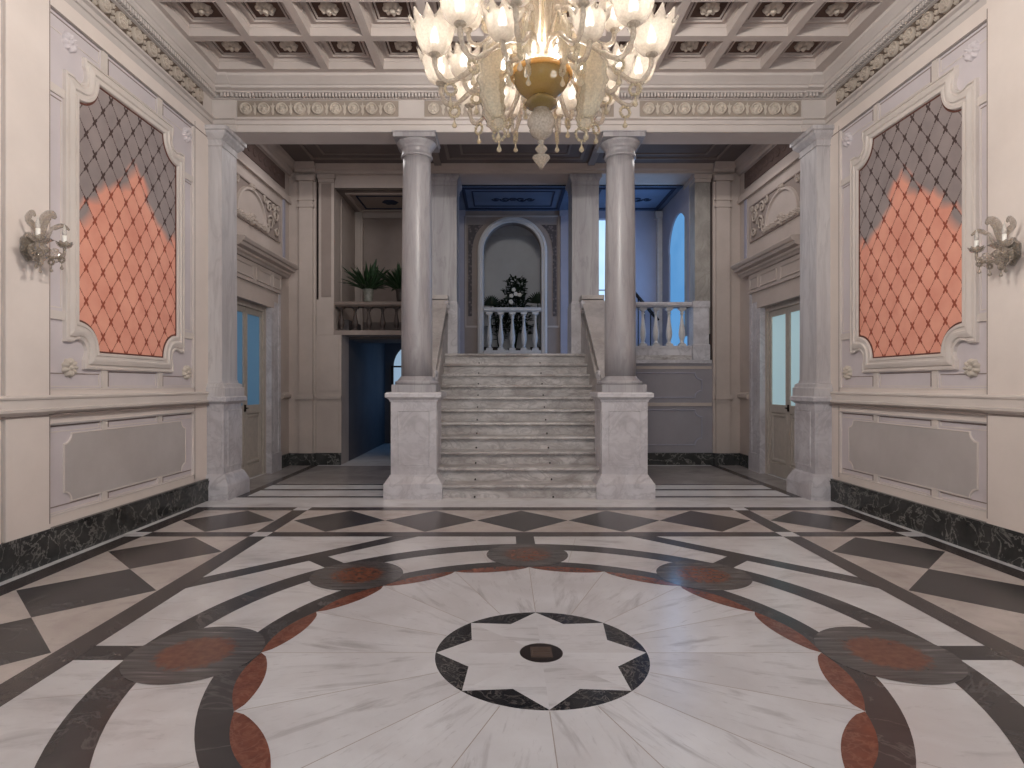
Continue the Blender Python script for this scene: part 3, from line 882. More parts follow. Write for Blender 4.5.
# ================================================================== PASSAGE BEHIND THE COLUMNS
YR = 10.45                    # rear plane of the passage
ZL = 1.925                    # landing
ZPC = 5.25                    # passage ceiling
DOOR0, DOOR1 = 8.10, 9.42
def build_passage_wall(s):
    side = 'left' if s < 0 else 'right'
    fn = lambda u, v, h: (s * (PX - h), u, v)
    b = MB()
    def bx(u0, u1, v0, v1, h0, h1, m):
        p, q = fn(u0, v0, h0), fn(u1, v1, h1)
        b.box(p[0], q[0], p[1], q[1], p[2], q[2], m)
    PS, PD, GR, WD, FD = 0, 1, 2, 3, 4
    bx(7.80, DOOR0, 0, 5.4, -.3, 0, PS)
    bx(DOOR1, YR + .3, 0, 5.4, -.3, 0, PS)
    bx(DOOR0, DOOR1, 2.63, 5.4, -.3, 0, PS)
    # corner strip next to the rear wall
    bx(10.12, 10.20, 3.45, 4.56, 0, .02, WD)
    # mouldings of the upper wall
    for (v, h, d) in ((4.56, .05, .05), (4.61, .03, .08)):
        bx(7.80, YR, v, v + d, 0, h, PS)
    bx(7.80, 10.2, 4.76, 5.03, 0, .012, FD)
    for k in range(11):
        rosette(b, fn, 7.95 + .2 * k, 4.90, .07, .02, 7, FD, .012, 20)
    prof = [(0, 5.05), (.04, 5.06), (.05, 5.10), (.09, 5.12), (.10, 5.16), (.15, 5.2), (.17, ZPC), (0, ZPC)]
    extrude_profile(b, prof, lambda a, p, z: fn(a, z, p), 7.80, YR, 0)
    # wall field below: pier strip, dado cap
    extrude_profile(b, [(0, 1.16), (.03, 1.17), (.05, 1.19), (.05, 1.24), (.02, 1.26), (0, 1.27)], lambda a, p, z: fn(a, z, p), 10.05, YR, 0)
    struct(b, 'wall_passage_' + side, ['passage', 'passage_dark', 'groove', 'gallery', 'frieze_dark'])
    # door surround with overdoor
    root = empty('door_surround', (s * PX, (DOOR0 + DOOR1) / 2, 0), f'stone door surround with cornice around the {"blue" if s < 0 else "pale"} glazed door', 'door surround', 'stone door surrounds')
    cy = (DOOR0 + DOOR1) / 2
    fl = lambda u, v, h: (-s * h, u - cy, v)
    def lb(mb, u0, u1, v0, v1, h0, h1, m=0):
        p, q = fl(u0, v0, h0), fl(u1, v1, h1)
        mb.box(p[0], q[0], p[1], q[1], p[2], q[2], m)
    for (a0, a1, inner) in ((DOOR1, DOOR1 + .42, DOOR1), (DOOR0 - .09, DOOR0, DOOR0)):
        b = MB()
        lb(b, a0, a1, 0, .3, 0, .09)
        lb(b, a0 + .002, a1 - .002, .299, 2.895, 0, .06)
        if a1 > 9:
            lb(b, a0 - .003, a0 + .1, .298, 2.625, .001, .085)
            lb(b, a1 - .08, a1 + .001, .298, 2.893, .001, .075)
            lb(b, a0 + .16, a1 - .14, .45, 2.6, .001, .066)
        b.build('jamb', 'pedestal', root)
    b = MB()
    lb(b, DOOR0 - .088, DOOR1 + .1, 2.628, 2.74, .002, .088)
    lb(b, DOOR0 - .088, DOOR1 + .418, 2.74, 2.905, .003, .064)
    lb(b, DOOR0 - .09, DOOR1 + .423, 2.9, 3.2, 0, .09)
    for (a, c) in ((DOOR0, DOOR0 + .6), (DOOR0 + .72, DOOR1 - .04), (DOOR1 + .04, DOOR1 + .36)):
        inn = [(a + .03, 2.98), (c - .03, 2.98), (c - .03, 3.12), (a + .03, 3.12)]
        out = [(a, 2.95), (c, 2.95), (c, 3.15), (a, 3.15)]
        loft_outline(b, fl, inn, out, [(0, .09), (.3, .105), (.8, .1), (1, .091)])
    b.build('frieze', 'passage', root)
    b = MB()
    prof = [(0, 3.2), (.10, 3.21), (.12, 3.24), (.15, 3.26), (.15, 3.29), (.22, 3.31), (.23, 3.35), (.26, 3.36), (.28, 3.40), (.28, 3.42), (0, 3.45)]
    extrude_profile(b, prof, lambda a, p, z: fl(a, z, p), DOOR0 - .09, 10.12, 0)
    b.build('cornice', 'passage', root)
    # relief panel above the door
    root = empty('stucco_relief', (s * PX, 8.83, 3.77), f'stucco relief with an arched medallion and foliage above the {"blue" if s < 0 else "pale"} glazed door', 'relief', 'overdoor stucco reliefs')
    fl = lambda u, v, h: (-s * h, u - 8.83, v - 3.77)
    b = MB()
    inn = [(7.86, 3.8), (9.94, 3.8), (9.94, 4.36), (7.86, 4.36)]
    out = [(7.83, 3.77), (9.97, 3.77), (9.97, 4.39), (7.83, 4.39)]
    loft_outline(b, fl, inn, out, [(0, 0), (.2, .025), (.8, .025), (1, .006)])
    b.poly([fl(u, v, .006) for u, v in inn], 0)
    b.build('relief_ground', 'passage_dark', root)
    b = MB()
    oi, oo = [], []
    for k in range(24):
        a = PI * k / 23
        oo.append((8.83 + .53 * math.cos(a), 3.86 + .46 * math.sin(a))); oi.append((8.83 + .47 * math.cos(a), 3.86 + .40 * math.sin(a)))
    oo += [(8.83 - .40, 3.80), (8.83 + .40, 3.80)]; oi += [(8.83 - .36, 3.84), (8.83 + .36, 3.84)]
    loft_outline(b, fl, oi, oo, [(0, .005), (.15, .045), (.7, .05), (1, .02)])
    b.poly([fl(u, v, .02) for u, v in oi], 0)
    b.build('lunette', 'passage', root)
    for sg in (-1, 1):
        b = MB()
        for (cu, cv, r0, turns, ph) in ((.72, 4.0, .13, 1.6, 0), (.95, 4.18, .11, 1.5, 2), (.66, 4.24, .09, 1.4, 1), (.98, 3.93, .08, 1.4, 3), (.60, 3.90, .07, 1.3, 4), (.83, 4.28, .06, 1.2, 5), (1.02, 4.30, .05, 1.2, 0), (.50, 4.30, .06, 1.3, 2)):
            pts = []
            for k in range(22):
                t = k / 21
                a = ph + turns * 2 * PI * t
                r = r0 * (1 - .8 * t)
                pts.append(fl(8.83 + sg * (cu + r * math.cos(a)), cv + r * math.sin(a), .022))
            b.tube(pts, [.022 - .012 * k / 21 for k in range(22)], 6)
        for k in range(9):
            uu, vv = 8.83 + sg * (.1 + .055 * k), 3.84 + .012 * math.sin(k * 2.1)
            rosette(b, fl, uu, vv, .05, .05, 5, 0, .01, 16)
        b.build('foliage', 'ornament_dim', root)
    b = MB()
    rosette(b, fl, 8.83, 4.335, .07, .06, 6, 0, .01, 20)
    b.build('crest', 'ornament_dim', root)
    b = MB()
    rosette(b, fl, 8.83, 3.86, .10, .06, 7, 0, .02, 24)
    b.build('shell', 'ornament_dim', root)
    # glazed door
    num = 1 if s < 0 else 2
    root = empty('door_%d' % num, (s * PX, cy, 0), None, None, None, 0, 'structure')
    fl = lambda u, v, h: (-s * h, u - cy, v)
    b = MB()
    lb(b, DOOR0 + .001, DOOR0 + .06, 0, 2.628, -.2, -.012); lb(b, DOOR1 - .06, DOOR1 - .001, 0, 2.628, -.2, -.012); lb(b, DOOR0 + .061, DOOR1 - .061, 2.55, 2.627, -.199, -.013)
    b.build('door_frame', 'wood_door', root)
    mid = (DOOR0 + DOOR1) / 2
    for (a, c) in ((DOOR0 + .06, mid - .003), (mid + .003, DOOR1 - .06)):
        leaf = MB()
        w = .062
        lb(leaf, a, a + w, .01, 2.55, -.09, -.04); lb(leaf, c - w, c, .01, 2.55, -.09, -.04)
        lb(leaf, a + w, c - w, 2.46, 2.55, -.09, -.04); lb(leaf, a + w, c - w, .98, 1.10, -.09, -.04)
        lb(leaf, a + w, c - w, .01, .2, -.09, -.04); lb(leaf, a + w, c - w, .2, .98, -.08, -.06)
        inn = [(a + w + .05, .27), (c - w - .05, .27), (c - w - .05, .91), (a + w + .05, .91)]
        out = [(a + w, .22), (c - w, .22), (c - w, .96), (a + w, .96)]
        loft_outline(leaf, fl, inn, out, [(0, -.06), (.3, -.045), (.8, -.05), (1, -.059)])
        lo = leaf.build('door_leaf', 'wood_door', root)
        g = MB()
        lb(g, a + w, c - w, 1.10, 2.46, -.07, -.06)
        g.build('glass_pane', 'blue_glass' if s < 0 else 'pale_glass', lo)
        if c < mid + .1:
            h = MB()
            h.tube([fl(c - .03, 1.06, -.04), fl(c - .03, 1.06, .01), fl(c - .12, 1.06, .01)], .011, 8)
            h.lathe([(.02, -.05), (.02, .05)], fl(c - .03, 1.06, -.036), 12)
            h.build('handle', 'metal_dark', lo)
    # room darkness behind the door is closed by the leaves; baseboard
    b = MB()
    p, q = fn(DOOR1 + .42, 0, 0), fn(YR, .21, .04)
    b.box(p[0], q[0], p[1], q[1], p[2], q[2], 0)
    struct(b, 'baseboard_passage_' + side, ['base_marble'])
M['ornament_dim'] = plaster('grey_stucco_ornament', rgb(176, 163, 154), 0.1, 0.7)
build_passage_wall(-1)
build_passage_wall(1)

# passage ceiling
b = MB()
b.box(-PX - .1, PX + .1, 7.75, YR + .8, ZPC, ZPC + .1, 0)
def ceil_frame(mb, x0, x1, y0, y1, z, w=.05, d=.02, m=1):
    mb.box(x0, x1, y0, y0 + w, z - d, z, m); mb.box(x0, x1, y1 - w, y1, z - d, z, m)
    mb.box(x0, x0 + w, y0 + w, y1 - w, z - d, z, m); mb.box(x1 - w, x1, y0 + w, y1 - w, z - d, z, m)
for (x0, x1) in ((-3.45, -1.5), (-1.15, 1.15), (1.5, 3.45)):
    ceil_frame(b, x0, x1, 8.05, 10.12, ZPC)
    ceil_frame(b, x0 + .25, x1 - .25, 8.3, 9.92, ZPC, .035, .014)
for x in (-1.33, 1.33):
    b.box(x - .06, x + .06, 7.8, YR, ZPC - .035, ZPC, 1)
struct(b, 'ceiling_passage', ['passage_ceil', 'passage_ceil_line'])

# ---- rear wall of the passage
def build_rear():
    b = MB()
    mats = ['passage', 'passage_dark', 'groove', 'pedestal', 'gallery', 'pier_grey', 'wall_grey', 'base_marble']
    PS, PD, GR, PE, GA, PG, PW, BM = range(8)
    for s in (-1, 1):
        def bx(x0, x1, y0, y1, z0, z1, m):
            b.box(s * x0, s * x1, y0, y1, z0, z1, m)
        # corner pier and pilaster
        bx(3.48, PX, YR - .03, YR + .6, 0, 5.25, PS)
        bx(3.52, 3.76, YR - .08, YR, .2, 5.0, PS)
        bx(3.50, 3.78, YR - .10, YR, 4.50, 4.54, PS); bx(3.48, 3.80, YR - .12, YR, 4.96, 5.05, PS); bx(3.50, 3.78, YR - .10, YR, 4.62, 4.64, PS)
        bx(3.50, 3.80, YR - .11, YR, 1.15, 1.23, PS)
        bx(3.48, PX, YR - .10, YR - .02, 0, .21, BM)
        bx(3.44, 3.48, YR + .03, YR + .5, 0, 5.1, GR)
        # upper pilaster beside the gallery bay
        bx(3.17, 3.44, YR + .005, YR + .6, 2.3, 5.02, PG if s > 0 else PS)
        bx(3.22, 3.39, YR - .005, YR + .1, 2.95, 4.94, PD if s < 0 else PG)
        bx(3.15, 3.46, YR - .04, YR + .6, 5.02, 5.10, PS)
        bx(3.165, 3.445, YR - .02, YR + .6, 4.96, 5.02, PS)
        # rear cornice under the passage ceiling
        prof = [(0, 5.10), (.03, 5.11), (.04, 5.15), (.08, 5.17), (.10, 5.21), (.12, ZPC), (0, ZPC)]
    extrude_profile(b, prof, lambda a, p, z: (a, YR - p, z), -PX, PX, 0)
    b.box(-PX, PX, YR, YR + .62, 5.10, 5.35, PS)                          # lintel band over everything
    for s in (-1, 1):
        prof2 = [(p + .09, z) for p, z in prof]
        a0, a1 = sorted((s * 3.46, s * 3.82))
        extrude_profile(b, prof2, lambda a, p, z: (a, YR - p, z), a0, a1, 0)
    # ---- right: solid wall below the gallery
    b.box(1.48, 3.48, YR, YR + .15, 0, 1.78, PW)
    b.box(1.48, 3.46, YR - .035, YR + .1, 1.78, 1.84, PE)
    b.box(1.48, 3.46, YR - .012, YR + .1, 1.68, 1.73, PS)
    b.box(1.48, 3.46, YR - .02, YR, 1.03, 1.09, PS)
    fp = lambda u, v, h: (u, YR - h, v)
    for (v0, v1) in ((1.17, 1.62), (.34, .97)):
        inn = notch_outline(1.62, 3.28, v0 + .02, v1 - .02, .12, 6); out = notch_outline(1.60, 3.30, v0, v1, .12, 6)
        loft_outline(b, fp, inn, out, [(0, 0), (.2, .015), (.7, .015), (1, .002)], GA)
    # ---- left: jamb and lintel around the low passage opening
    b.box(-3.48, -3.04, YR, YR + .5, 0, 2.28, PS)
    b.box(-3.42, -3.08, YR - .012, YR, 1.3, 2.2, PS); b.box(-3.42, -3.08, YR - .012, YR, .3, 1.1, PS)
    b.box(-3.46, -3.04, YR - .03, YR, 1.15, 1.21, PS)
    b.box(-3.48, -1.48, YR, YR + .5, 2.28, 2.36, PD)
    b.box(-3.475, -3.175, YR - .01, YR + .5, 2.281, 2.9, PS)
    b.box(-3.20, -1.48, YR + .05, YR + .2, 4.87, 5.10, PS)               # lintel of the left bay
    b.box(-3.20, -1.48, YR + .03, YR + .1, 4.87, 4.92, PS)
    struct(b, 'wall_rear', mats)
    b = MB()
    b.box(1.48, 3.48, YR - .04, YR, 0, .21, 0)
    b.box(-3.48, -3.04, YR - .04, YR, 0, .21, 0)
    struct(b, 'baseboard_rear', ['base_marble'])
build_rear()

# marble piers at the head of the stairs
for s, lab in ((-1, 'square marble pier at the stair head, behind the left column'), (1, 'square marble pier at the stair head, behind the right column')):
    root = empty('marble_pier', (s * 1.25, YR + .31, ZL), lab, 'pier', 'marble piers at the stair head')
    b = MB()
    b.stack([(.235, .30, 0), (.235, .30, 2.98)])
    b.build('shaft', 'column', root)
    b = MB()
    b.stack([(.235, .30, 2.98), (.245, .31, 2.985), (.245, .31, 3.0), (.24, .305, 3.01), (.245, .31, 3.06), (.27, .335, 3.10), (.285, .35, 3.12), (.285, .35, 3.175)])
    b.build('capital', 'column', root)
    b = MB()
    b.stack([(.25, .315, 0), (.25, .315, .9), (.24, .305, .92), (.24, .305, .95)])
    b.build('pedestal', 'pedestal', root)

# ================================================================== STAIRS
root = empty('staircase', (0, 7.30, 0), 'straight marble staircase rising between the two columns', 'staircase')
RISE, TREAD = 0.175, 0.262
for k in range(11):
    y0 = k * TREAD
    z1 = (k + 1) * RISE
    hw = .955 if k == 0 else (1.034 if k < 3 else 1.17)
    y1 = 2.62 + .6 if k == 10 else y0 + TREAD + .06
    b = MB()
    b.box(-hw, hw, y0 + .05, y1, k * RISE if k else 0, z1 - .05, 0)
    # nosing: rounded slab
    prof = [(y0 + .045, z1 - .05), (y0 + .012, z1 - .046), (y0 + .002, z1 - .036), (y0 - .002, z1 - .025), (y0 + .002, z1 - .012), (y0 + .012, z1 - .002), (y0 + .03, z1), (y1, z1), (y1, z1 - .05)]
    extrude_profile(b, prof, lambda a, p, z: (a, p, z), -hw, hw, 0)
    b.box(-hw, hw, y0 + .035, y0 + .052, z1 - .068, z1 - .05, 0)
    st = b.build('step', 'step', root)
    for xx in (-.55 - .005 * k, .42 + .0 * k):
        e = MB()
        e.lathe([(.012, 0), (.012, .012), (.006, .02)], (0, 0, 0), 10)
        eo = e.build('rod_eyelet', 'metal_dark', st, (xx, y0 + .05, k * RISE + .02))
        eo.rotation_euler = (R(90), 0, 0)

def make_parapet(s, label):
    root = empty('stair_parapet', (s * 1.33, 8.0, 0), label, 'parapet', 'sloping stair parapets')
    b = MB()
    x0, x1 = 1.17 - 1.33, 1.49 - 1.33
    # slope from the pedestal up to the pier
    ya, za, yb, zb = 0.0, 1.36, 2.12, 2.72
    poly = [(ya, 0.0), (2.45, 0.0), (2.45, 2.86), (yb + .05, 2.86), (yb, zb + .07), (ya, za)]
    fn = lambda u, v, h: (s * h, u, v)
    b.prism(poly, fn, x0, x1, 0)
    b.build('wall_body', 'parapet', root)
    b = MB()
    cap = [(ya - .0, za), (yb, zb + .07), (yb, zb + .13), (ya - .0, za + .06)]
    b.prism(cap, fn, x0 - .03, x1 + .03, 0)
    b.prism([(yb - .02, 2.86), (2.44, 2.86), (2.44, 2.93), (yb - .02, 2.93)], fn, x0 - .03, x1 + .03, 0)
    b.build('coping', 'parapet', root)
    # inner string moulding
    b = MB()
    b.tube([(s * (x0 - .02), ya + .12, za - .12), (s * (x0 - .02), yb, zb - .12)], .028, 8)
    b.build('string_moulding', 'parapet', root)
    # scrolls at foot and head
    for (yy, zz, r0) in ((.30, 1.50, .095), (yb - .06, zb + .02, .075), (.34, 1.08, .07)):
        b = MB()
        pts = []
        for k in range(30):
            t = k / 29
            a = 2.4 * 2 * PI * t
            r = r0 * (1 - .78 * t)
            pts.append((s * (x0 - .035), yy + r * math.cos(a), zz + r * math.sin(a)))
        b.tube(pts, [.026 - .010 * k / 29 for k in range(30)], 7)
        n = 20
        rs = [[(s * (x0 - d), yy + (r0 * q) * math.cos(2 * PI * k / n), zz + (r0 * q) * math.sin(2 * PI * k / n)) for k in range(n)] for d, q in ((-.01, .95), (.025, .9), (.03, .5), (.05, .35), (.055, .01))]
        b.rings(rs, 0, True, True)
        b.build('scroll', 'pedestal', root)
M['parapet'] = marble('parapet_marble', rgb(180, 172, 169), rgb(124, 115, 112), rgb(154, 146, 143), (1, 1, 1), 3.0, 1.5, 0.4, 0.4, 0.4, 0.05)
make_parapet(-1, 'sloping marble parapet along the left side of the stairs')
make_parapet(1, 'sloping marble parapet along the right side of the stairs')

# ================================================================== BALUSTRADES
def baluster_mesh(h, r, n=14):
    b = MB()
    b.stack([(r, r, 0), (r, r, h * .06)])
    pr = [(.62, .06), (.8, .075), (.62, .10), (.5, .12), (.62, .16), (.86, .24), (.96, .32), (.86, .42), (.6, .58), (.44, .72), (.38, .80), (.44, .83), (.66, .85), (.44, .875), (.5, .90), (.8, .925), (.8, .94)]
    b.lathe([(r * a, h * z) for a, z in pr], n=n)
    b.stack([(r, r, h * .94), (r, r, h)])
    return b
def make_balustrade(name_label, x0, x1, y, z0, h, xs, r, mb_mat, rail_mat, plinth_h=0.0, rail_h=.085, depth=.22, group=None):
    cx = (x0 + x1) / 2
    root = empty('balustrade', (cx, y, z0), name_label, 'balustrade', group)
    if plinth_h:
        b = MB()
        b.box(x0 - cx, x1 - cx, -depth / 2, depth / 2, 0, plinth_h)
        b.box(x0 - cx, x1 - cx, -depth / 2 - .015, depth / 2 + .015, plinth_h - .035, plinth_h)
        b.build('plinth', rail_mat, root)
    bh = h - plinth_h - rail_h
    proto = None
    for x in xs:
        if proto is None:
            proto = baluster_mesh(bh, r).build('baluster', mb_mat, root, (x - cx, 0, plinth_h))
        else:
            o = proto.copy(); COL.objects.link(o); o.parent = root; o.location = (x - cx, 0, plinth_h)
    b = MB()
    d = depth / 2
    prof = [(-d + .02, h - rail_h), (-d, h - rail_h + .015), (-d - .02, h - rail_h + .03), (-d - .025, h - .02), (-d - .01, h), (d + .01, h), (d + .025, h - .02), (d, h - rail_h)]
    extrude_profile(b, prof, lambda a, p, z: (a, p, z), x0 - cx, x1 - cx)
    b.build('rail', rail_mat, root)
    return root
make_balustrade('dark stone balustrade over the low opening left of the stairs', -3.17, -1.50, YR + .16, 2.36, .51, [-3.08 + .245 * k for k in range(7)], .055, 'baluster_dark', 'rail_dark', 0, .085, .24)
make_balustrade('pale stone balustrade of the gallery right of the stairs', 1.50, 3.12, YR + .14, ZL - .085, 1.02, [2.985 - .232 * k for k in range(7)], .06, 'baluster_white', 'pedestal', .25, .085, .22)
make_balustrade('white balustrade closing the foot of the arch on the landing', -.61, .61, 12.70, ZL, 1.12, [-.49 + .245 * k for k in range(5)], .068, 'baluster_white', 'baluster_white', .21, .09, .2)
b = MB()
b.stack([(.15, .15, 0), (.15, .15, .26), (.135, .135, .28), (.135, .135, .90), (.15, .15, .93), (.15, .15, 1.03)])
tag(b.build('balustrade_post', 'pedestal', loc=(3.27, YR + .10, ZL - .085)), 'square stone post ending the right gallery balustrade', 'post')

# ================================================================== UPPER LANDING AND GALLERIES
YB = 12.65
def build_upper():
    b = MB()
    mats = ['gallery', 'passage', 'step', 'blue_ceil', 'passage_dark', 'blue_dark', 'niche', 'baluster_white']
    # landing and right gallery floor
    b.box(-1.48, 3.4, YR + .02, YB + 1.9, ZL - .1, ZL, 2)
    b.box(-1.48, 1.48, 10.2, YB, 0, ZL - .1, 1)
    # left gallery floor
    b.box(-3.4, -1.48, YR + .05, 12.1, 2.30, 2.36, 2)
    struct(b, 'floor_landing', mats)
    # back wall of the landing with arch
    b = MB()
    hw, zs, ra = .61, 4.245, .61
    n = 20
    # left and right of the opening, and above as strips following the arch
    b.box(-1.70, -hw, YB, YB + .25, ZL, zs, 4)
    b.box(hw, 1.70, YB, YB + .25, ZL, zs, 4)
    for k in range(n):
        a0, a1 = PI - PI * k / n, PI - PI * (k + 1) / n
        xa, xb = hw * math.cos(a0), hw * math.cos(a1)
        za, zb = zs + ra * math.sin(a0), zs + ra * math.sin(a1)
        i = b.add([(xa, YB, za), (xb, YB, zb), (xb, YB, 5.12), (xa, YB, 5.12), (xa, YB + .25, za), (xb, YB + .25, zb)])
        b.face([i[0], i[1], i[2], i[3]], 4); b.face([i[0], i[4], i[5], i[1]], 4)
    b.box(-1.70, -hw, YB, YB + .25, zs, 5.12, 4); b.box(hw, 1.70, YB, YB + .25, zs, 5.12, 4)
    # pale pilasters on either side of the arch wall
    for s in (-1, 1):
        b.box(s * 1.02, s * 1.24, YB - .05, YB, ZL, 5.02, 0)
        b.box(s * 1.00, s * 1.26, YB - .07, YB, 4.98, 5.1, 0)
        b.box(s * .72, s * 1.0, YB - .02, YB, 2.62, 2.66, 1)
        b.box(s * .98, s * 1.0, YB - .02, YB, 2.66, 4.98, 1)
    b.box(-1.0, 1.0, YB - .02, YB, 4.97, 5.0, 1)
    struct(b, 'wall_landing', mats)
    # archivolt
    b = MB()
    inn, out = [], []
    for k in range(25):
        a = PI * k / 24
        inn.append((hw * math.cos(a), zs + ra * math.sin(a))); out.append(((hw + .13) * math.cos(a), zs + (ra + .13) * math.sin(a)))
    inn = [(hw, ZL)] + inn + [(-hw, ZL)]; out = [(hw + .13, ZL)] + out + [(-hw - .13, ZL)]
    rs = []
    for t, h in ((0, 0), (.1, .04), (.45, .05), (.5, .035), (.85, .035), (1, .0)):
        rs.append([(o[0] + (i[0] - o[0]) * t, YB - h, o[1] + (i[1] - o[1]) * t) for i, o in zip(inn, out)])
    b.rings(rs, 0, False, False)
    tag(b.build('arch_surround', 'arch_white'), 'pale moulded surround of the round arch at the stair head', 'arch surround')
    # dark ornamental strips with curved heads
    for s, w in ((-1, 'left'), (1, 'right')):
        b = MB()
        pts = [(s * .86, 2.86), (s * .94, 2.86), (s * .94, 4.78), (s * .48, 4.78)]
        for k in range(8):
            a = R(60 - 50 * k / 7)
            pts.append((s * (.80 * math.cos(a) if k else .44), zs + .80 * math.sin(a) * .78 - .02))
        pts = [(s * .86, 2.86), (s * .94, 2.86), (s * .94, 4.80), (s * .62, 4.80), (s * .70, 4.72), (s * .78, 4.60), (s * .83, 4.45), (s * .86, 4.25)]
        if s < 0: pts = list(reversed(pts))
        b.prism(pts, lambda u, v, h: (u, YB - h, v), 0, .012, 0)
        b.build
        o = b.build('ornament_strip', ['mosaic'])
        tag(o, f'narrow dark patterned strip to the {w} of the landing arch', 'ornament strip', 'dark strips beside the landing arch')
    # niche room behind the arch
    b = MB()
    b.box(-1.3, 1.3, YB + 1.75, YB + 1.9, ZL, 5.1, 6)
    b.box(-1.3, -1.15, YB + .25, YB + 1.8, ZL, 5.1, 6); b.box(1.15, 1.3, YB + .25, YB + 1.8, ZL, 5.1, 6)
    b.box(-1.3, 1.3, YB + .2, YB + 1.9, 5.0, 5.1, 6)
    struct(b, 'wall_niche', mats)
    # right gallery walls with window openings
    b = MB()
    GX = 3.16
    wy0, wy1, wzs = 10.82, 12.1, 4.05
    wr = (wy1 - wy0) / 2; wc = (wy0 + wy1) / 2
    b.box(GX, GX + .2, YR + .3, wy0, ZL, 5.12, 0); b.box(GX, GX + .2, wy1, YB + .2, ZL, 5.12, 0)
    n = 18
    for k in range(n):
        a0, a1 = PI - PI * k / n, PI - PI * (k + 1) / n
        ya, yb = wc + wr * math.cos(a0), wc + wr * math.cos(a1)
        za, zb = wzs + wr * math.sin(a0), wzs + wr * math.sin(a1)
        i = b.add([(GX, ya, za), (GX, yb, zb), (GX, yb, 5.12), (GX, ya, 5.12), (GX + .2, ya, za), (GX + .2, yb, zb)])
        b.face([i[3], i[2], i[1], i[0]], 0); b.face([i[1], i[5], i[4], i[0]], 0)
    # back wall of the right gallery with the tall window
    wx0, wx1 = 1.78, 2.38
    b.box(1.24, wx0, YB, YB + .2, ZL, 5.12, 0); b.box(wx1, GX, YB, YB + .2, ZL, 5.12, 0); b.box(wx0, wx1, YB, YB + .2, 4.94, 5.12, 0)
    b.box(GX - .10, GX, YB - .1, YB, ZL, 5.0, 7)                         # pale corner strip
    b.box(GX - .14, GX, YB - .14, YB, 4.92, 5.06, 7)
    struct(b, 'wall_gallery_right', mats)
    # windows
    w1 = empty('window_1', (GX + .035, wc, ZL), kind='structure')
    g = MB()
    pts = [(wy0, ZL)] + [(wc + wr * math.cos(PI - PI * k / 24), wzs + wr * math.sin(PI - PI * k / 24)) for k in range(25)] + [(wy1, ZL)]
    g.prism([(y - wc, z - ZL) for y, z in pts], lambda u, v, h: (h, u, v), 0.0, .01)
    g.build('glass_pane', 'win_blue', w1)
    g = MB()
    g.box(-.03, -.001, -wr, -wr + .04, 0, wzs - ZL); g.box(-.03, -.001, wr - .04, wr, 0, wzs - ZL)
    g.build('window_frame', 'gallery', w1)
    w2 = empty('window_2', ((wx0 + wx1) / 2, YB + .15, ZL), kind='structure')
    g = MB(); g.box(-(wx1 - wx0) / 2, (wx1 - wx0) / 2, 0, .01, 0, 4.94 - ZL)
    g.build('glass_pane', 'win_white', w2)
    g = MB()
    for (a, c) in ((-.30, -.27), (.27, .30), (-.015, .015)): g.box(a, c, -.03, 0, 0, 4.94 - ZL)
    for z in (1.0, 1.5): g.box(-.3, .3, -.025, 0, z, z + .025)
    g.build('window_bars', 'gallery', w2)
    # left gallery walls
    b = MB()
    b.box(-3.47, -3.2, YR + .03, 12.1, 2.36, 4.9, 4)
    b.box(-3.4, -1.3, 12.0, 12.15, 2.36, 4.9, 4)
    for (x0, x1) in ((-3.12, -2.98),):
        b.box(x0 - .04, x1 - .03, 11.9, 12.0, 2.36, 4.86, 1)
        b.box(x0, x1 - .07, 11.88, 11.9, 2.5, 4.75, 1)
    b.box(-3.2, -3.16, 10.9, 11.9, 2.36, 4.86, 1)
    b.box(-3.2, -1.48, 11.95, 12.0, 4.76, 4.87, 1)
    b.box(-1.50, -1.30, YR + .62, 12.1, 2.36, 4.9, 4)
    struct(b, 'wall_gallery_left', mats)
    # ceilings
    b = MB()
    b.box(-1.48, 3.4, YR + .55, YB + .3, 5.10, 5.2, 3)
    ceil_frame(b, -.98, .98, 11.15, 12.5, 5.10, .06, .02, 5)
    ceil_frame(b, -.80, .80, 11.35, 12.3, 5.10, .025, .012, 5)
    ceil_frame(b, 1.6, 3.05, 11.15, 12.5, 5.10, .06, .02, 5)
    fnc = lambda u, v, h: (u, v, 5.10 - h)
    for cx in (0, 2.33):
        for sx in (-1, 1):
            for (dx, r0) in ((.16, .10), (.34, .075)):
                pts = []
                for k in range(18):
                    t = k / 17
                    a = 1.3 * 2 * PI * t
                    r = r0 * (1 - .75 * t)
                    pts.append((cx + sx * (dx + r * math.cos(a)), 11.85 + r * math.sin(a) * 1.3, 5.094))
                b.tube(pts, .014, 5, 5)
        rosette(b, fnc, cx, 11.85, .09, .02, 6, 5, 0, 20)
    b.box(-3.4, -1.3, YR + .15, 12.1, 4.87, 4.95, 4)
    ceil_frame(b, -3.05, -1.62, 10.75, 11.85, 4.87, .05, .025, 1)
    ceil_frame(b, -2.9, -1.77, 10.9, 11.7, 4.87, .025, .015, 5)
    rosette(b, lambda u, v, h: (u, v, 4.87 - h), -2.34, 11.3, .16, .02, 6, 5, 0, 20)
    struct(b, 'ceiling_landing', mats)
    # corridor under the left gallery
    b = MB()
    mats2 = ['corridor_dark', 'corridor_blue', 'passage_ceil']
    b.box(-3.2, -3.04, YR + .5, 14.5, 0, 2.6, 0)
    b.box(-1.55, -1.482, YR + .02, 14.5, 0, 2.27, 1)
    b.box(-3.2, -1.4, 14.3, 14.5, 0, 2.6, 0)
    b.box(-3.2, -1.4, YR + .5, 12.0, 2.24, 2.29, 2)
    b.box(-3.2, -1.4, 12.0, 14.5, 2.6, 2.66, 2)
    b.box(-3.2, -1.4, 11.95, 12.0, 2.24, 2.66, 2)
    struct(b, 'wall_corridor', mats2)
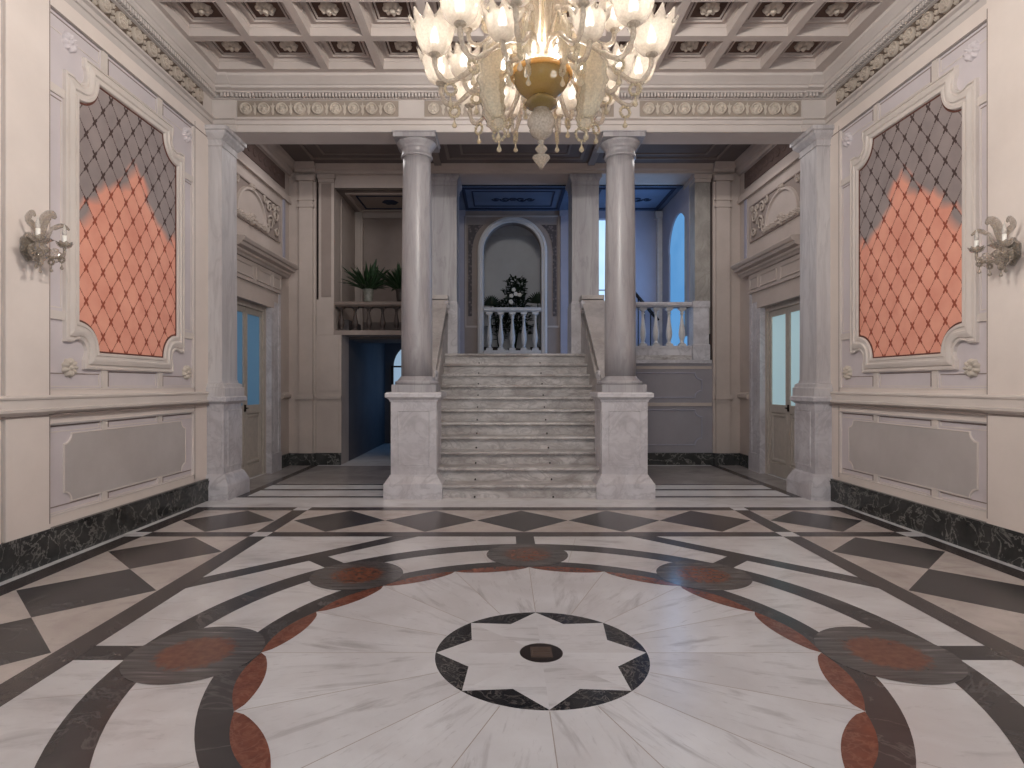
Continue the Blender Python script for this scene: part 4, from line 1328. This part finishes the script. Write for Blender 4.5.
    w3 = empty('window_3', (-2.27, 14.28, 0), kind='structure')
M['arch_white'] = plaster('pale_arch_moulding', rgb(204, 198, 196), 0.05, 0.6)
def mosaic():
    t = NT('dark_mosaic_strip')
    v = t.n('ShaderNodeTexVoronoi'); v.inputs['Scale'].default_value = 16
    t.l(t.coord(), v.inputs['Vector'])
    t.principled(t.ramp(v.outputs['Distance'], [(0.1, rgb(120, 106, 104)), (0.5, rgb(64, 54, 56))]), 0.6)
    return t.m
M['mosaic'] = mosaic()
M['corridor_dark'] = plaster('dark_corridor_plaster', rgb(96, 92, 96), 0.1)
M['corridor_blue'] = plaster('blue_corridor_plaster', rgb(120, 140, 165), 0.06)
build_upper()
# arched glass door deep in the low corridor
w3 = bpy.data.objects['window_3']
g = MB()
pts = [(-.55, 1.0)] + [(.55 * math.cos(PI - PI * k / 20), 1.85 + .55 * math.sin(PI - PI * k / 20)) for k in range(21)] + [(.55, 1.0)]
g.prism(pts, lambda u, v, h: (u, -h, v), 0, .01)
g.build('glass_pane', 'win_dim', w3)
g = MB()
g.box(-.02, .02, -.05, -.01, .02, 2.39); g.box(-.55, .55, -.045, -.015, 1.82, 1.86); g.box(-.55, .55, -.04, -.012, .02, 1.02); g.box(-.60, -.55, -.06, -.01, .0, 1.86); g.box(.55, .60, -.06, -.01, .0, 1.86)
g.build('door_bars', 'metal_dark', w3)

# handrail of the flight climbing behind the right gallery
b = MB()
b.tube([(2.45, 12.45, 3.45), (3.05, 12.45, 2.75)], .035, 8)
for k in range(5):
    x = 2.5 + .13 * k
    b.tube([(x, 12.45, ZL), (x, 12.45, 3.39 - (x - 2.5) * 1.167)], .012, 6)
tag(b.build('stair_handrail', 'metal_dark'), 'dark sloping handrail against the blue wall of the right gallery', 'handrail')

# ================================================================== PLANTS
def blade(mb, base, az, length, lift, droop, w, m=0, seed=0):
    pts, rad = [], []
    n = 9
    for k in range(n):
        t = k / (n - 1)
        r = length * (t * math.cos(lift) )
        z = length * (t * math.sin(lift) - droop * t * t)
        pts.append((base[0] + r * math.cos(az), base[1] + r * math.sin(az), base[2] + z))
        rad.append(max(.0015, w * math.sin(PI * min(1, t * .93 + .06)) ** .8))
    mb.tube(pts, rad, 6, m, .12)
def fern(x, y, z, label, potmat, seed):
    rr = random.Random(seed)
    root = empty('potted_plant', (x, y, z), label, 'potted plant', 'potted plants on the left gallery rail')
    b = MB()
    b.lathe([(.055, 0), (.07, .01), (.078, .06), (.085, .14), (.09, .2), (.098, .21), (.098, .235), (.085, .235), (.08, .21), (.0, .2)], n=24)
    b.build('pot', potmat, root)
    b = MB()
    for k in range(130):
        az = rr.uniform(0, 2 * PI)
        lift = R(rr.uniform(28, 89))
        ln = rr.uniform(.40, .72) * (1.0 if lift < 1.0 else .95)
        blade(b, (.03 * math.cos(az), .03 * math.sin(az), .2), az, ln, lift, rr.uniform(.08, .42), rr.uniform(.018, .034))
    b.build('foliage', 'leaf_dark', root)
fern(-2.60, YR + .16, 2.87, 'bushy green plant in a grey pot on the left gallery rail, clear of the column', 'pot', 3)
fern(-2.02, YR + .16, 2.87, 'green plant in a dark pot on the left gallery rail, half hidden by the column', 'pot_dark', 5)

def shrub(x, y, z, h, w, label, n, seed, flowers=0, fan=False):
    rr = random.Random(seed)
    root = empty('niche_plant', (x, y, z), label, 'plant', 'plants behind the landing arch')
    b = MB()
    b.lathe([(.10, 0), (.13, .02), (.15, .26), (.165, .27), (.165, .3), (.14, .3), (.0, .27)], n=20)
    b.build('pot', 'pot_dark', root)
    b = MB()
    tips = []
    if fan:
        b.tube([(0, 0, .27), (0, 0, h * .7)], .012, 6)
        for k in range(16):
            a = R(-80 + 160 * k / 15)
            blade(b, (0, 0, h * .7), 0 if math.sin(a) >= 0 else PI, w, R(90) - abs(a), .08, .03)
    else:
        for k in range(n):
            az = rr.uniform(0, 2 * PI); t = rr.uniform(.25, 1)
            r = w * .5 * rr.random() ** .6 * (1 - .55 * t)
            p0 = (r * math.cos(az), r * math.sin(az), .2 + (h - .25) * t)
            blade(b, p0, rr.uniform(0, 2 * PI), rr.uniform(.1, .22), R(rr.uniform(0, 75)), .3, rr.uniform(.02, .035))
            if rr.random() < .1: tips.append(p0)
        for k in range(7):
            az = rr.uniform(0, 2 * PI)
            b.tube([(0, 0, .25), (w * .12 * math.cos(az), w * .12 * math.sin(az), h * .55), (w * .25 * math.cos(az), w * .25 * math.sin(az), h * rr.uniform(.8, 1))], .01, 5)
    b.build('foliage', 'leaf_deep', root)
    for k in range(flowers):
        f = MB()
        ax, hh = rr.uniform(-.3, .3) * w * .8, rr.uniform(.66, .92) * h
        rosette(f, lambda u, v, hq: (ax + u, -w * .5 - .06 - hq, hh + v), 0, 0, .05, .03, 5, 0, 0, 20)
        f.build('flower', 'petal', root)
shrub(.08, 13.5, ZL, 1.92, 1.0, 'tall dark plant with white flowers behind the landing arch', 420, 11, 6)
shrub(-.46, 13.0, ZL, 1.72, .26, 'small fan-leaved plant on the left behind the landing arch', 0, 12, 0, True)
shrub(.56, 13.0, ZL, 1.80, .28, 'small fan-leaved plant on the right behind the landing arch', 0, 13, 0, True)
shrub(-.30, 14.1, ZL, 1.45, .6, 'low dark bush behind the flowering plant in the arch', 90, 14)

# ================================================================== CHANDELIER
CZ = 2.53
chand = empty('chandelier', (0, CY, CZ), 'large milky blown glass chandelier with lit tulip shades', 'chandelier')
def Zc(z): return z - CZ
def cup_mesh(sc=1.0, teeth=11):
    b = MB()
    n = teeth * 4
    prof = [(.014, 0), (.03, .006), (.05, .02), (.066, .045), (.076, .075), (.081, .105), (.084, .125), (.091, .145), (.102, .170)]
    rs = []
    for j, (r, z) in enumerate(prof):
        ring = []
        for k in range(n):
            th = 2 * PI * k / n
            ph = (k % 4)
            tooth = (1.0, .5, 0.0, .5)[ph]
            rr, zz = r * (1 + .03 * math.cos(teeth * th)), z
            if j == len(prof) - 1:
                zz = z + .022 * tooth - .042 * (1 - tooth); rr = r * (1 + .15 * tooth - .08 * (1 - tooth))
            ring.append((sc * rr * math.cos(th), sc * rr * math.sin(th), sc * zz))
        rs.append([(p[0] * 1.14, p[1] * 1.14, p[2] * .94) for p in ring])
    b.rings(rs, 0, True, True, True, False)
    inner = [[(p[0] * .95, p[1] * .95, p[2] + .004 * sc) for p in r] for r in rs]
    b.rings(list(reversed(inner)), 0, True, True)
    return b
def bulb_mesh(sc=1.0, cand=.05):
    b = MB()
    b.lathe([(.013 * sc, cand), (.020 * sc, cand + .012), (.021 * sc, cand + .028), (.016 * sc, cand + .05), (.007 * sc, cand + .075), (.001, cand + .095)], n=12)
    return b
def candle_mesh(sc=1.0, cand=.05):
    b = MB()
    b.lathe([(.016 * sc, .01), (.016 * sc, cand), (.012 * sc, cand)], n=12)
    return b
def smooth_path(ctrl, n=24):
    """Catmull-Rom through control points"""
    P = [Vector(c) for c in ctrl]
    P = [P[0] * 2 - P[1]] + P + [P[-1] * 2 - P[-2]]
    out = []
    seg = len(P) - 3
    for i in range(n):
        t = i / (n - 1) * seg
        k = min(int(t), seg - 1); f = t - k
        a, b_, c, d = P[k], P[k + 1], P[k + 2], P[k + 3]
        out.append(.5 * ((2 * b_) + (c - a) * f + (2 * a - 5 * b_ + 4 * c - d) * f * f + (3 * b_ - a - 3 * c + d) * f ** 3))
    return out
def pendant_mesh(r=.03):
    b = MB()
    for k in range(12):
        a = 2 * PI * k / 12
        b.lathe([(.001, -.009), (.007, -.006), (.0095, 0), (.007, .006), (.001, .009)], (r * math.cos(a), 0, -r + r * math.sin(a)), 7)
    b.lathe([(.003, -2 * r - .004), (.004, -2 * r - .02), (.007, -2 * r - .03), (.013, -2 * r - .042), (.014, -2 * r - .05), (.006, -2 * r - .058), (.001, -2 * r - .06)], n=10)
    return b

# central stem, hub, bowl, finials
b = MB()
b.lathe([(.012, Zc(5.27)), (.012, Zc(4.3)), (.03, Zc(4.25)), (.045, Zc(4.1)), (.03, Zc(3.98)), (.02, Zc(3.9)), (.03, Zc(3.8)), (.06, Zc(3.68)), (.035, Zc(3.55)), (.025, Zc(3.45)),
         (.035, Zc(3.38)), (.05, Zc(3.3)), (.055, Zc(3.2)), (.07, Zc(3.15)), (.085, Zc(3.1)), (.06, Zc(3.05)), (.03, Zc(3.0))], n=24, ribs=8, rib=.05)
b.lathe([(.09, Zc(5.27)), (.085, Zc(5.24)), (.05, Zc(5.2)), (.012, Zc(5.16))], n=24)
b.build('stem', 'glass', chand)
b = MB()
b.lathe([(.05, Zc(2.905)), (.085, Zc(2.915)), (.115, Zc(2.94)), (.138, Zc(2.975)), (.150, Zc(3.015)), (.146, Zc(3.02)), (.13, Zc(2.985)), (.1, Zc(2.955)), (.03, Zc(2.93))], n=64, ribs=32, rib=.018)
bowl = b.build('bowl', 'glass_olive', chand)
b = MB()
pts = [(.152 * math.cos(2 * PI * k / 40), .152 * math.sin(2 * PI * k / 40), Zc(3.018)) for k in range(41)]
b.tube(pts, .013, 8)
b.build('bowl_rim', 'glass_amber', bowl)
b = MB()
b.lathe([(.02, Zc(2.92)), (.05, Zc(2.905)), (.075, Zc(2.885)), (.085, Zc(2.865)), (.06, Zc(2.85)), (.045, Zc(2.838))], n=40, ribs=16, rib=.03)
b.build('collar', 'glass_olive', chand)
b = MB()
b.lathe([(.045, Zc(2.84)), (.04, Zc(2.83)), (.058, Zc(2.815)), (.071, Zc(2.785)), (.072, Zc(2.76)), (.06, Zc(2.735)), (.063, Zc(2.73)), (.05, Zc(2.705)), (.028, Zc(2.688)), (.012, Zc(2.68))], n=32, ribs=12, rib=.02)
b.build('vase_drop', 'glass', chand)
b = MB()
b.lathe([(.010, Zc(2.682)), (.016, Zc(2.67)), (.010, Zc(2.66)), (.016, Zc(2.652)), (.030, Zc(2.638)), (.032, Zc(2.63)), (.02, Zc(2.615)), (.012, Zc(2.607)), (.03, Zc(2.60)), (.046, Zc(2.592)), (.046, Zc(2.584)), (.036, Zc(2.57)), (.02, Zc(2.552)), (.012, Zc(2.538)), (.001, Zc(2.53))], n=28, ribs=10, rib=.02)
b.build('finial', 'glass', chand)

# lights standing round the bowl
for k in range(4):
    a = R(45 + 90 * k)
    c_ = candle_mesh(.8, .04).build('bowl_candle', 'candle', chand, (.10 * math.cos(a), .10 * math.sin(a), Zc(3.0)))
    bulb_mesh(.8, .04).build('bulb', 'bulb_on', c_)
# arms with tulip shades
arm_b = MB()
path = smooth_path([(.07, 0, Zc(3.10)), (.16, 0, Zc(3.125)), (.27, 0, Zc(3.085)), (.38, 0, Zc(2.99)), (.47, 0, Zc(2.925)), (.52, 0, Zc(2.93)), (.555, 0, Zc(2.985)), (.56, 0, Zc(3.05))], 30)
arm_b.tube(path, [.0125 + .002 * math.sin(k * 1.5) for k in range(30)], 9)
# curled tendril on top of the arm and a little knob
arm_b.tube(smooth_path([(.15, 0, Zc(3.125)), (.19, 0, Zc(3.19)), (.25, 0, Zc(3.20)), (.285, 0, Zc(3.16)), (.27, 0, Zc(3.13))], 14), [.010 - .0004 * k for k in range(14)], 7)
arm_b.lathe([(.001, -.018), (.014, -.012), (.018, 0), (.014, .012), (.001, .018)], (.25, 0, Zc(3.215)), 10)
arm_b.lathe([(.01, 0), (.022, .008), (.03, .018), (.026, .022), (.012, .028)], (.56, 0, Zc(3.03)), 14)
cupm = cup_mesh(1.0)
bm_, cm_ = bulb_mesh(), candle_mesh()
proto_arm = None
for k in range(12):
    az = R(15 + 30 * k)
    if proto_arm is None:
        proto_arm = arm_b.build('arm', 'glass', chand)
        cupm.build('tulip_shade', 'glass_cup', proto_arm, (.56, 0, Zc(3.045)))
        cm_.build('candle', 'candle', proto_arm, (.56, 0, Zc(3.05)))
        bm_.build('bulb', 'bulb_on', proto_arm, (.56, 0, Zc(3.05)))
        pendant_mesh(.028).build('bead_pendant', 'glass_gold', proto_arm, (.48, 0, Zc(2.912)))
        a = proto_arm
    else:
        a = dup(proto_arm, chand)
    a.rotation_euler = (0, 0, az)
up_b = MB()
path = smooth_path([(.06, 0, Zc(3.18)), (.12, 0, Zc(3.26)), (.22, 0, Zc(3.25)), (.31, 0, Zc(3.18)), (.37, 0, Zc(3.19)), (.385, 0, Zc(3.26))], 24)
up_b.tube(path, .013, 8)
up_b.lathe([(.01, 0), (.02, .006), (.026, .016), (.012, .024)], (.385, 0, Zc(3.24)), 12)
proto_up = None
for k in range(6):
    if proto_up is None:
        proto_up = up_b.build('upper_arm', 'glass', chand)
        cup_mesh(.85, 10).build('tulip_shade', 'glass_cup', proto_up, (.385, 0, Zc(3.255)))
        candle_mesh(.9).build('candle', 'candle', proto_up, (.385, 0, Zc(3.26)))
        bulb_mesh(.9).build('bulb', 'bulb_on', proto_up, (.385, 0, Zc(3.26)))
        a = proto_up
    else:
        a = dup(proto_up, chand)
    a.rotation_euler = (0, 0, R(60 * k))
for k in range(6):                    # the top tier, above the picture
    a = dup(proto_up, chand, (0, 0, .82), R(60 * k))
# low inner lights between the arms
lo_b = MB()
lo_b.tube(smooth_path([(.08, 0, Zc(3.07)), (.18, 0, Zc(3.06)), (.28, 0, Zc(2.97)), (.36, 0, Zc(2.93)), (.40, 0, Zc(2.97)), (.405, 0, Zc(3.0))], 22), .013, 8)
proto_lo = None
for k in range(6):
    if proto_lo is None:
        proto_lo = lo_b.build('lower_arm', 'glass', chand)
        cup_mesh(.8, 10).build('tulip_shade', 'glass_cup', proto_lo, (.405, 0, Zc(2.995)))
        candle_mesh(.9, .06).build('candle', 'candle', proto_lo, (.405, 0, Zc(3.0)))
        bulb_mesh(.9, .06).build('bulb', 'bulb_on', proto_lo, (.405, 0, Zc(3.0)))
        pendant_mesh(.024).build('bead_pendant', 'glass_gold', proto_lo, (.34, 0, Zc(2.92)))
        a = proto_lo
    else:
        a = dup(proto_lo, chand)
    a.rotation_euler = (0, 0, R(60 * k))
# drooping leaves: long ones at the sides, short ones before and behind the bowl
def droop(name, ctrl, wmax, angles, pend):
    lf = MB()
    path = smooth_path(ctrl, 30)
    rad = [.010 + wmax * (math.sin(PI * min(1, (k / 29) * .97 + .01)) ** .7) * (1 + (.16 if k % 3 == 0 else -.06)) for k in range(30)]
    lf.tube(path, rad, 28, 0, .30, 9, .13, up=(0, 1, 0.0001))
    proto = None
    for a in angles:
        if proto is None:
            o = proto = lf.build(name, 'glass_leaf', chand)
            pendant_mesh(pend[2]).build('bead_pendant', 'glass_gold', o, (pend[0], 0, pend[1]))
        else:
            o = dup(proto, chand)
        o.rotation_euler = (0, 0, R(a))
droop('drooping_leaf', [(.07, 0, Zc(3.10)), (.14, 0, Zc(3.17)), (.215, 0, Zc(3.14)), (.265, 0, Zc(3.03)), (.27, 0, Zc(2.91)), (.25, 0, Zc(2.81)), (.235, 0, Zc(2.765))], .056, (-18, 20, 160, 198), (.235, Zc(2.775), .034))
droop('short_leaf', [(.07, 0, Zc(3.12)), (.12, 0, Zc(3.19)), (.18, 0, Zc(3.18)), (.215, 0, Zc(3.10)), (.215, 0, Zc(3.02)), (.20, 0, Zc(2.965))], .042, (-62, -112, 64, 112), (.20, Zc(2.97), .02))
# tall rising leaves and flowers over the hub
rl = MB()
path = smooth_path([(.05, 0, Zc(3.12)), (.075, 0, Zc(3.25)), (.10, 0, Zc(3.4)), (.17, 0, Zc(3.53)), (.26, 0, Zc(3.56)), (.30, 0, Zc(3.51))], 24)
rl.tube(path, [.008 + .04 * math.sin(PI * min(1, k / 23 * .98)) ** .7 for k in range(24)], 16, 0, .25, 8, .07, up=(0, 1, 0.0001))
proto = None
for k in range(8):
    a = rl.build('rising_leaf', 'glass', chand) if proto is None else dup(proto, chand)
    proto = proto or a
    a.rotation_euler = (0, 0, R(22 + 45 * k))
fl_ = MB()
path = smooth_path([(.06, 0, Zc(3.15)), (.13, 0, Zc(3.30)), (.23, 0, Zc(3.36)), (.30, 0, Zc(3.40))], 16)
fl_.tube(path, .008, 6)
e = Matrix.Translation((.30, 0, Zc(3.40))) @ Matrix.Rotation(R(55), 4, 'Y')
rosette(fl_, lambda u, v, h: tuple(e @ Vector((u, v, h))), 0, 0, .075, .05, 6, 0, 0, 36)
proto = None
for k in range(6):
    a = fl_.build('glass_flower', 'glass_gold', chand) if proto is None else dup(proto, chand)
    proto = proto or a
    a.rotation_euler = (0, 0, R(30 + 60 * k))

# ================================================================== SCONCES
def make_sconce(s):
    # wall face of the plain pilaster strip
    y0 = 4.50 + (SHIFT + .03 if s > 0 else 0.0)
    z0 = 2.24
    w = 'left' if s < 0 else 'right'
    root = empty('wall_sconce', (s * (HX - .05), y0, z0), f'smoky glass wall sconce with candle lights on the {w} wall', 'wall sconce', 'glass wall sconces')
    f = lambda out, along, z: (-s * out, along, z)
    b = MB()
    rs = []
    for (q, h) in ((1.0, 0), (1.0, .02), (.8, .04), (.5, .05), (.3, .075), (.02, .085)):
        rs.append([f(h, .085 * q * math.cos(2 * PI * k / 28) * (1 + .06 * math.cos(7 * 2 * PI * k / 28)), .2 + .11 * q * math.sin(2 * PI * k / 28) * (1 + .06 * math.cos(7 * 2 * PI * k / 28))) for k in range(28)])
    b.rings(rs, 0, True, True, True, True)
    b.build('backplate', 'glass_smoke', root)
    b = MB()
    c = f(.09, 0, .19)
    b.lathe([(.012, -.10), (.03, -.085), (.045, -.06), (.03, -.04), (.05, -.02), (.062, .0), (.05, .02), (.03, .035), (.05, .05), (.07, .065), (.085, .075), (.08, .078), (.05, .065), (.0, .05)], c, 32, 0, True, 10, .05)
    b.build('boss', 'glass_smoke', root)
    for (al, out, zc) in ((.14, .17, .23), (-.15, .19, .21)):
        b = MB()
        b.tube(smooth_path([f(.08, al * .1, .17), f(.11, al * .45, .14), f(out, al * .8, .15), f(out, al, zc - .04), f(out, al, zc)], 18), [.012] * 18, 8)
        a = b.build('arm', 'glass_smoke', root)
        g = MB()
        n = 36
        rs = []
        for (q, h) in ((.012, 0), (.03, .004), (.045, .016), (.052, .034), (.058, .044), (.05, .036), (.042, .020), (.01, .010)):
            rs.append([(q * (1 + (.10 * math.cos(9 * 2 * PI * k / n) if h > .03 else 0)) * math.cos(2 * PI * k / n), q * (1 + (.10 * math.cos(9 * 2 * PI * k / n) if h > .03 else 0)) * math.sin(2 * PI * k / n), h + (.006 * math.cos(9 * 2 * PI * k / n) if h > .03 else 0)) for k in range(n)])
        g.rings(rs, 0, True, True, True, True)
        g.build('cup', 'glass_smoke', a, f(out, al, zc - .005))
        candle_mesh(.9, .095).build('candle', 'candle', a, f(out, al, zc))
        bulb_mesh(.8, .095).build('bulb', 'bulb_off', a, f(out, al, zc))
        pendant_mesh(.02).build('pendant', 'glass_smoke', a, f(out, al * .8, .15))
    # curling leaves above and a flower
    for (al, oo, zt, wd) in ((-.09, .07, .43, .022), (.0, .12, .45, .036), (.13, .08, .41, .016)):
        b = MB()
        pth = smooth_path([f(.08, al * .2, .22), f(.10, al * .6, .32), f(oo, al, zt - .04), f(oo + .05, al * 1.3, zt), f(oo + .09, al * 1.5, zt - .03)], 16)
        b.tube(pth, [.005 + wd * math.sin(PI * min(1, k / 15 * .97)) ** .8 for k in range(16)], 12, 0, .25, 6, .06, up=(0.0001, 1, 0))
        b.build('leaf', 'glass_smoke', root)
    for (al, oo, zz) in ((.1, .12, .16), (-.1, .12, .15)):
        b = MB()
        mtx = Matrix.Translation(f(oo, al, zz)) @ Matrix.Rotation(-s * R(90), 4, 'Y')
        rosette(b, lambda u, v, h: tuple(mtx @ Vector((u, v, h))), 0, 0, .06, .04, 6, 0, 0, 30)
        b.build('flower', 'glass_smoke', root)
    for (al, oo, zz) in ((.0, .09, .10), (.07, .12, .12), (-.08, .12, .12)):
        pendant_mesh(.018).build('pendant', 'glass_smoke', root, f(oo, al, zz))
make_sconce(-1)
make_sconce(1)

# ================================================================== LIGHT
def lamp(kind, name, loc, energy, color, size=None, rot=None, size_y=None):
    d = bpy.data.lights.new(name, kind)
    d.energy = energy; d.color = color
    if kind == 'AREA':
        d.size = size or 1
        if size_y: d.shape = 'RECTANGLE'; d.size_y = size_y
    elif size is not None:
        d.shadow_soft_size = size
    o = bpy.data.objects.new(name, d); COL.objects.link(o)
    o.location = loc
    if rot: o.rotation_euler = rot
    return o
warm = (1.0, 0.965, 0.895)
for k in range(6):
    a = R(60 * k)
    lamp('POINT', 'chandelier_lamp', (.385 * math.cos(a), CY + .385 * math.sin(a), 4.30), 60, warm, .06)
lamp('POINT', 'inner_leaf_fill', (0, CY, 3.20), 3.0, warm, .04)  # extra light added inside to brighten the glass leaves
# unseen bluish fill light added behind the camera
lamp('AREA', 'rear_fill', (0, -1.2, 2.6), 56, (0.87, 0.95, 1.0), 6.5, (R(90), 0, 0), 4.2)
# fill lights added to brighten the passage, unseen above the architrave
for x in (-2.5, 2.5):
    lamp('AREA', 'passage_fill', (x, 8.9, 5.18), 20, (1.0, 0.96, 0.95), 1.6, (0, 0, 0), 1.0)
# blue daylight in the right gallery windows
lamp('AREA', 'gallery_daylight', (3.10, 11.46, 3.3), 26, (0.26, 0.53, 1.0), 2.4, (0, R(90), 0), 1.1)
lamp('AREA', 'corridor_daylight', (-1.6, 13.3, 1.3), 4, (0.1, 0.42, 1.0), .8, (0, R(90), 0), 1.6)

w = bpy.data.worlds.new('world'); scene.world = w
w.use_nodes = True
bg = w.node_tree.nodes['Background']
bg.inputs[0].default_value = (0.86, 0.94, 1.0, 1)
bg.inputs[1].default_value = 0.52

# ================================================================== CAMERA
cam = bpy.data.cameras.new('camera')
cam.sensor_width = 36; cam.lens = 595 / 1024 * 36
cam.shift_x = 9 / 1024; cam.shift_y = 1 / 1024
cam.clip_start = .02; cam.clip_end = 100
co = bpy.data.objects.new('camera', cam); COL.objects.link(co)
co.location = (-.2, 0, 1.4); co.rotation_euler = (R(90), 0, 0)
scene.camera = co
vs = scene.view_settings
scene.display_settings.display_device = 'sRGB'
vs.view_transform = 'Standard'; vs.look = 'None'; vs.gamma = 1; vs.exposure = 0.2; vs.use_curve_mapping = False
scene.cycles.use_denoising = True
scene.cycles.max_bounces = 8
scene.cycles.transparent_max_bounces = 24
scene.cycles.sample_clamp_indirect = 6
